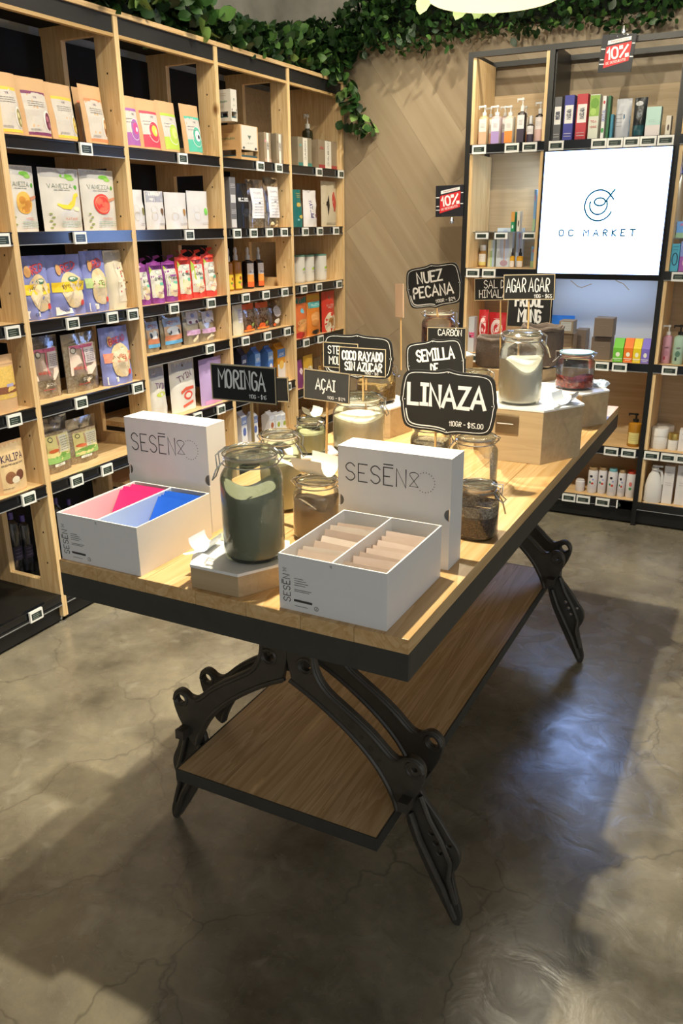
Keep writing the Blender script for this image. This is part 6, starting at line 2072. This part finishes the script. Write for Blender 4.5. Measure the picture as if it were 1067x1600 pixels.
# ---------------------------------------------------------------- the goods on the shelves
BAYN = {'Z': 'leftmost bay', 'A': 'second bay', 'B': 'third bay', 'C': 'fourth bay', 'D': 'corner bay', 'L': 'bay left of screen', 'M': 'screen bay', 'N': 'rightmost bay'}
ROWN = {1: 'top shelf', 2: 'second shelf', 3: 'third shelf', 4: 'fourth shelf', 5: 'fifth shelf', 6: 'sixth shelf'}
NAMES = {'kraft': 'kraft_pouch', 'fruit': 'fruit_pouch', 'kraftz': 'kraft_pouch', 'kalipa': 'kraft_pouch', 'snack': 'snack_pouch', 'white': 'white_doypack', 'blue': 'oat_bag', 'cream': 'paper_bag', 'twist': 'snack_bag', 'clear': 'clear_bag', 'plain': 'foil_pouch',
         'paper': 'paper_bag', 'black': 'foil_pouch', 'cutbox': 'display_carton', 'soapbox': 'soap_box', 'carton': 'drink_carton', 'stack': 'tall_carton', 'tall': 'product_box', 'hair': 'product_box', 'roller': 'roller_box', 'craftbox': 'kraft_box', 'slant': 'slanted_carton',
         'pump': 'pump_bottle', 'pumpb': 'pump_bottle', 'pumps': 'slim_bottle', 'squeeze': 'squeeze_bottle', 'pet': 'plastic_bottle', 'dropper': 'dropper_bottle', 'can': 'drink_can', 'can2': 'tin_can', 'jarw': 'cosmetic_jar', 'pot': 'cosmetic_jar', 'goldpot': 'cosmetic_jar', 'jug': 'spray_bottle'}
CATS = {'pouch': 'pouch', 'doypack': 'pouch', 'bag': 'bag', 'carton': 'carton', 'box': 'box', 'bottle': 'bottle', 'can': 'can', 'jar': 'jar'}
rowmap = {}
for p in PRODUCTS:
    rowmap.setdefault((p[1], p[2]), []).append(p)
for (bay, row), L in rowmap.items():
    L.sort(key=lambda p: p[4 if False else 5] if p[0] == 'L' else p[4])
    n = len(L)
    # real widths, kept inside the bay and off their neighbours
    side0 = L[0][0]
    SOFT = ('kraft', 'fruit', 'kraftz', 'kalipa', 'snack', 'white', 'blue', 'cream', 'twist', 'clear', 'plain', 'paper', 'black')
    DEEP = {'pot': 1.0, 'goldpot': 1.0, 'can': 1.0, 'can2': 1.0, 'pump': 1.0, 'pumpb': 1.0, 'pumps': 1.0, 'jarw': 1.0, 'pet': 1.0, 'squeeze': 1.0, 'dropper': 1.0}
    b0, b1 = BAY[bay] if side0 == 'L' else BAYS[bay]
    if side0 == 'R' and bay in 'LN':
        b0, b1 = b0 + 0.016, b1 - 0.016
    Q = []
    for p in L:
        kk = p[3].split(':')[0]
        wide = {'snack': 1.07, 'blue': 1.08, 'clear': 1.14, 'twist': 1.10, 'white': 1.08, 'paper': 1.08, 'squeeze': 1.25, 'plain': 1.08 if side0 == 'L' else 1.0}.get(kk, 1.0)
        Q.append([kk, (p[5] if side0 == 'L' else p[4]), (p[4] if side0 == 'L' else p[5]), p[7] * wide])
    for q in Q:
        kk, c_, dp, ww = q
        m = ww / 2 + (0.008 if kk in SOFT else 0.002)
        c_ = min(max(c_, b0 + m), b1 - m)
        if side0 == 'L':
            dp = min(dp, -0.040 if kk in SOFT else -0.013)
        else:
            back = 0.030 if kk in SOFT else (ww if kk in DEEP else 0.09)
            dp = min(max(dp, 4.282 if kk in SOFT else 4.256), 4.555 - back)
        q[1], q[2] = c_, dp
    for i in range(n):
        for j in range(i + 1, n):
            a, b_ = Q[i], Q[j]
            if abs(a[2] - b_[2]) > 0.055 or L[i][6] != L[j][6]:
                continue
            ov = (a[1] + a[3] / 2) - (b_[1] - b_[3] / 2) + 0.002
            if 0 < ov < 0.07:
                a[3] -= ov / 2
                b_[3] -= ov / 2
                a[1] -= ov / 4
                b_[1] += ov / 4
    for i, (side, _, _, kind, a, b_, z, w_, h_, look) in enumerate(L):
        w_ = Q[i][3]
        a, b_ = (Q[i][2], Q[i][1]) if side == 'L' else (Q[i][1], Q[i][2])
        pos = 'rightmost' if (i == n - 1 and n > 1) else ('leftmost' if i == 0 and n > 1 else (ORD[i] + ' from left' if n > 1 else 'alone'))
        nm = NAMES[kind.split(':')[0]]
        lab = '%s, %s, %s, %s' % (look if bay != 'L' else look.replace(' on another box', ''), pos, 'bottom shelf' if (side == 'R' and row == 5) else ROWN[row], BAYN[bay])
        cat = CATS[nm.split('_')[-1]]
        if side == 'L':
            base = (a, b_, z - 0.001)
            rz = R(90)
        else:
            base = (a, b_, z - (0.0005 if z in (1.45, 1.42, 1.70) else 0.001))
            rz = 0
        o = thing(nm, lab, cat, base, rz, group='goods on the %s of the %s' % (ROWN[row], BAYN[bay]))
        jit = random.Random(hash((kind, i)) % 1000 if False else i * 7 + row)
        kk = kind.split(':')[0]
        if kk in ('kraft', 'fruit'):
            o.rotation_euler = (R(-5), 0, rz + R(jit.uniform(-6, 2)))
            o.location.x -= 0.015
        elif kk in ('snack', 'blue', 'clear', 'twist', 'white', 'paper', 'cream'):
            o.rotation_euler = (0, 0, rz + R(jit.uniform(-4, 3)))
            o.location.x -= 0.02 if side == 'L' else 0
        make(kind, w_, h_, o)

# ================================================================ GREENERY
LEAFM = [mat('#233f1d', .42, .25, 40), mat('#2f5025', .4, .25, 40), mat('#182e17', .45, .2, 40), mat('#4f7636', .4, .25, 40), mat('#7d9e55', .4, .2, 40)]


def leaf_pts(L, W):
    """a folded oval leaf along +Y, 10 vertices"""
    prof = [(0, .06), (.22, .36), (.5, .5), (.78, .34), (1, 0)]
    P = [(0, 0, 0), (0, .25 * L, .02 * L), (0, .55 * L, .02 * L), (0, .8 * L, 0), (0, L, -.06 * L),
         (-W * .42, .25 * L, .06 * L), (-W * .5, .52 * L, .06 * L), (-W * .32, .8 * L, .03 * L), (W * .42, .25 * L, .06 * L), (W * .5, .52 * L, .06 * L), (W * .32, .8 * L, .03 * L)]
    Fc = [(0, 1, 5), (1, 2, 6, 5), (2, 3, 7, 6), (3, 4, 7), (0, 8, 1), (8, 9, 2, 1), (9, 10, 3, 2), (10, 4, 3)]
    return P, Fc


def leaf_frame(rn, n, spread):
    d = Vector(n) + Vector((rn.gauss(0, spread), rn.gauss(0, spread), rn.gauss(0, spread)))
    d.normalize()
    ax = Vector((rn.gauss(0, 1), rn.gauss(0, 1), rn.gauss(0, 1))).normalized()
    x = d.cross(ax).normalized()
    return Matrix((x, d, x.cross(d))).transposed().to_4x4()


LEAFMESH = {}


def leaf_obj(parent, M, L, W, mi):
    key = (round(L, 3), round(W, 3), mi)
    if key not in LEAFMESH:
        P, Fc = leaf_pts(L, W)
        me = bpy.data.meshes.new('leaf')
        me.from_pydata(P, [], Fc)
        me.materials.append(mi if not isinstance(mi, int) else LEAFM[mi])
        for p in me.polygons:
            p.use_smooth = True
        LEAFMESH[key] = me
    o = bpy.data.objects.new('leaf', LEAFMESH[key])
    COL.objects.link(o)
    o.parent = parent
    o.matrix_basis = M
    return o


def leaf_mass(name, parent, n, sampler, L, W, weights, rn, normal, spread):
    mb = MB()
    for m in LEAFM:
        mb.use(m, True)
    for _ in range(n):
        M = Matrix.Translation(sampler(rn)) @ leaf_frame(rn, normal, spread)
        k = rn.uniform(.75, 1.2)
        P, Fc = leaf_pts(L * k, W * k)
        mb.cur = rn.choices(range(5), weights)[0]
        b0 = len(mb.v)
        mb.v += [tuple(M @ Vector(p)) for p in P]
        for f in Fc:
            mb.face([b0 + i for i in f])
    o = mb.build(name, parent)
    o['kind'] = 'stuff'
    return o


rn = random.Random(11)
# hedge on the back wall
hedge = thing('artificial_hedge', 'dark green artificial leaf hedge along top of the back wall', 'plant', (0, 0, 0))
b = MB().use(mat('#0b140b', .9))
b.prism([(-.40, 2.44), (0.10, 2.44), (0.75, 2.43), (2.75, 2.43), (2.75, 2.95), (.60, 2.95), (.30, 2.62), (0.0, 2.50), (-.40, 2.52)], 4.555, 4.60, 'y')
b.build('backing', hedge)


def hs(r):
    x = r.uniform(-.35, 2.75)
    top = 2.96 if x > .6 else (2.53 + max(0, x) * .72)
    lo = 2.36 + .03 * math.sin(x * 9) * math.sin(x * 3.1)
    return Vector((x, 4.50 + r.uniform(-.05, .045), r.uniform(lo, top)))


leaf_mass('hedge_leaves', hedge, 7000, hs, .044, .028, [5, 4, 4, 1.2, .25], rn, (0.1, -1, 0.15), .75)
for i in range(150):
    p = hs(rn)
    p.y = rn.uniform(4.42, 4.455)
    leaf_obj(hedge, Matrix.Translation(p) @ leaf_frame(rn, (0, -1, -.1), .7), .052, .034, rn.choices(range(5), [3, 4, 1, 2, .6])[0])

# garland lying on top of the left shelving
gar = thing('leaf_garland', 'leafy artificial garland lying on top of left shelving', 'plant', (0, 0, 0))


def gs(r):
    y = r.uniform(2.55, 4.60)
    hh = .10 + .07 * math.sin(y * 2.6) ** 2
    if y > 4.3:
        hh = .17
    a = r.random() ** .7
    return Vector((r.uniform(-.32, .0 if y < 4.3 else .05), y, 2.262 + a * hh))


leaf_mass('garland_leaves', gar, 3600, gs, .060, .040, [4, 5, 3, 2, .6], rn, (1, -.4, .3), .8)
for i in range(110):
    p = gs(rn)
    p.x = rn.uniform(-.03, .03)
    p.z = max(p.z, 2.275)
    near = p.y < 3.4
    leaf_obj(gar, Matrix.Translation(p) @ leaf_frame(rn, (1, -.5, .1), .55), .088 if near else .06, .062 if near else .042, rn.choices(range(5), [1, 2, .3, 4, 5] if near else [2, 4, 1, 3, 1])[0])

# trailing sprig at the corner
spr = thing('trailing_sprig', 'leafy sprig trailing down at the wall corner', 'plant', (0, 0, 0))
path = [Vector((-.02, 4.38, 2.36)), Vector((.03, 4.42, 2.29)), Vector((.08, 4.46, 2.22)), Vector((.10, 4.50, 2.14)), Vector((.115, 4.53, 2.06)), Vector((.12, 4.54, 2.01))]
b = MB().use(mat('#2f2416', .8), True)
b.tube(path, .004, 6)
b.build('stem', spr)
for i in range(78):
    t_ = rn.random() ** .85 * (len(path) - 1)
    k_ = min(int(t_), len(path) - 2)
    p = path[k_].lerp(path[k_ + 1], t_ - k_) + Vector((rn.gauss(0, .038), rn.gauss(0, .02), rn.gauss(0, .02)))
    p.y = min(p.y, 4.555)
    leaf_obj(spr, Matrix.Translation(p) @ leaf_frame(rn, (.3, -.6, -.7), .6), .068, .05, rn.choices(range(5), [2, 3, 1.5, 3, 2.4])[0])

# ================================================================ PENDANT LAMPS
SHADE = mat('#efe3bd', .6, .02, name='opal_shade', emit=0.85)
for i, (px_, py_, pz_) in enumerate(PENDANTS):
    t = thing('pendant_lamp', ['round cream pendant lamp glowing at the top of the picture', 'round cream pendant lamp above the near table end'][i], 'lamp', (px_, py_, pz_), 0, 'pendant lamps over the table')
    rr = .214
    b = MB().use(SHADE, True)
    prof = [(rr, -.035), (rr * .99, .0), (rr * .90, .06), (rr * .66, .115), (rr * .34, .15), (.035, .165), (.03, .20)]
    b.lathe(prof, 48, cap=False)
    b.lathe([(q * .975 if q > .05 else q, z - .003) for q, z in prof], 48, cap=False)
    b.lathe([(rr, -.035), (rr * .975, -.038)], 48, cap=False)
    b.build('shade', t)
    b = MB().use(mat('#fff3d8', .5, 0, 5, name='bulb_glow', emit=6.0), True)
    b.lathe([(.012, .085), (.028, .06), (.034, .035), (.026, .012), (.005, .004)], 20)
    b.build('bulb', t)
    b = MB().use(BLACK, True)
    b.tube([(0, 0, .19), (0, 0, 3.0 - pz_)], .003, 6)
    b.build('cord', t)
    d = bpy.data.lights.new('bulb_light', 'SPOT')
    d.spot_size = R(124)
    d.spot_blend = 0.75
    d.energy = BULB_W
    d.color = (1.0, .91, .70)
    d.shadow_soft_size = .018
    o = bpy.data.objects.new('bulb_light', d)
    COL.objects.link(o)
    o.location = (px_, py_, pz_ - .03)

vine = thing('hanging_vine', 'pale edged variegated leaves hanging behind the pendant lamp', 'plant', (0, 0, 0))
b = MB().use(mat('#3a4a22', .7), True)
b.tube([(1.00, 3.32, 3.0), (.99, 3.31, 2.50), (1.01, 3.30, 2.345), (1.09, 3.30, 2.30), (1.20, 3.30, 2.29), (1.31, 3.30, 2.295)], .003, 6)
b.build('stem', vine)
VL = mat('#8aa065', .45, .2, 60)
for (x, y, z, a) in ((1.005, 3.30, 2.325, 5), (1.025, 3.30, 2.345, -35), (1.165, 3.29, 2.288, 14), (1.205, 3.30, 2.285, -16), (1.245, 3.30, 2.282, 22), (1.275, 3.29, 2.285, -8), (1.305, 3.30, 2.290, -30)):
    M = Matrix.Translation((x, y, z)) @ Matrix.Rotation(R(a), 4, 'Y') @ Matrix.Rotation(R(-105), 4, 'X')
    leaf_obj(vine, M, .095, .062, VL)
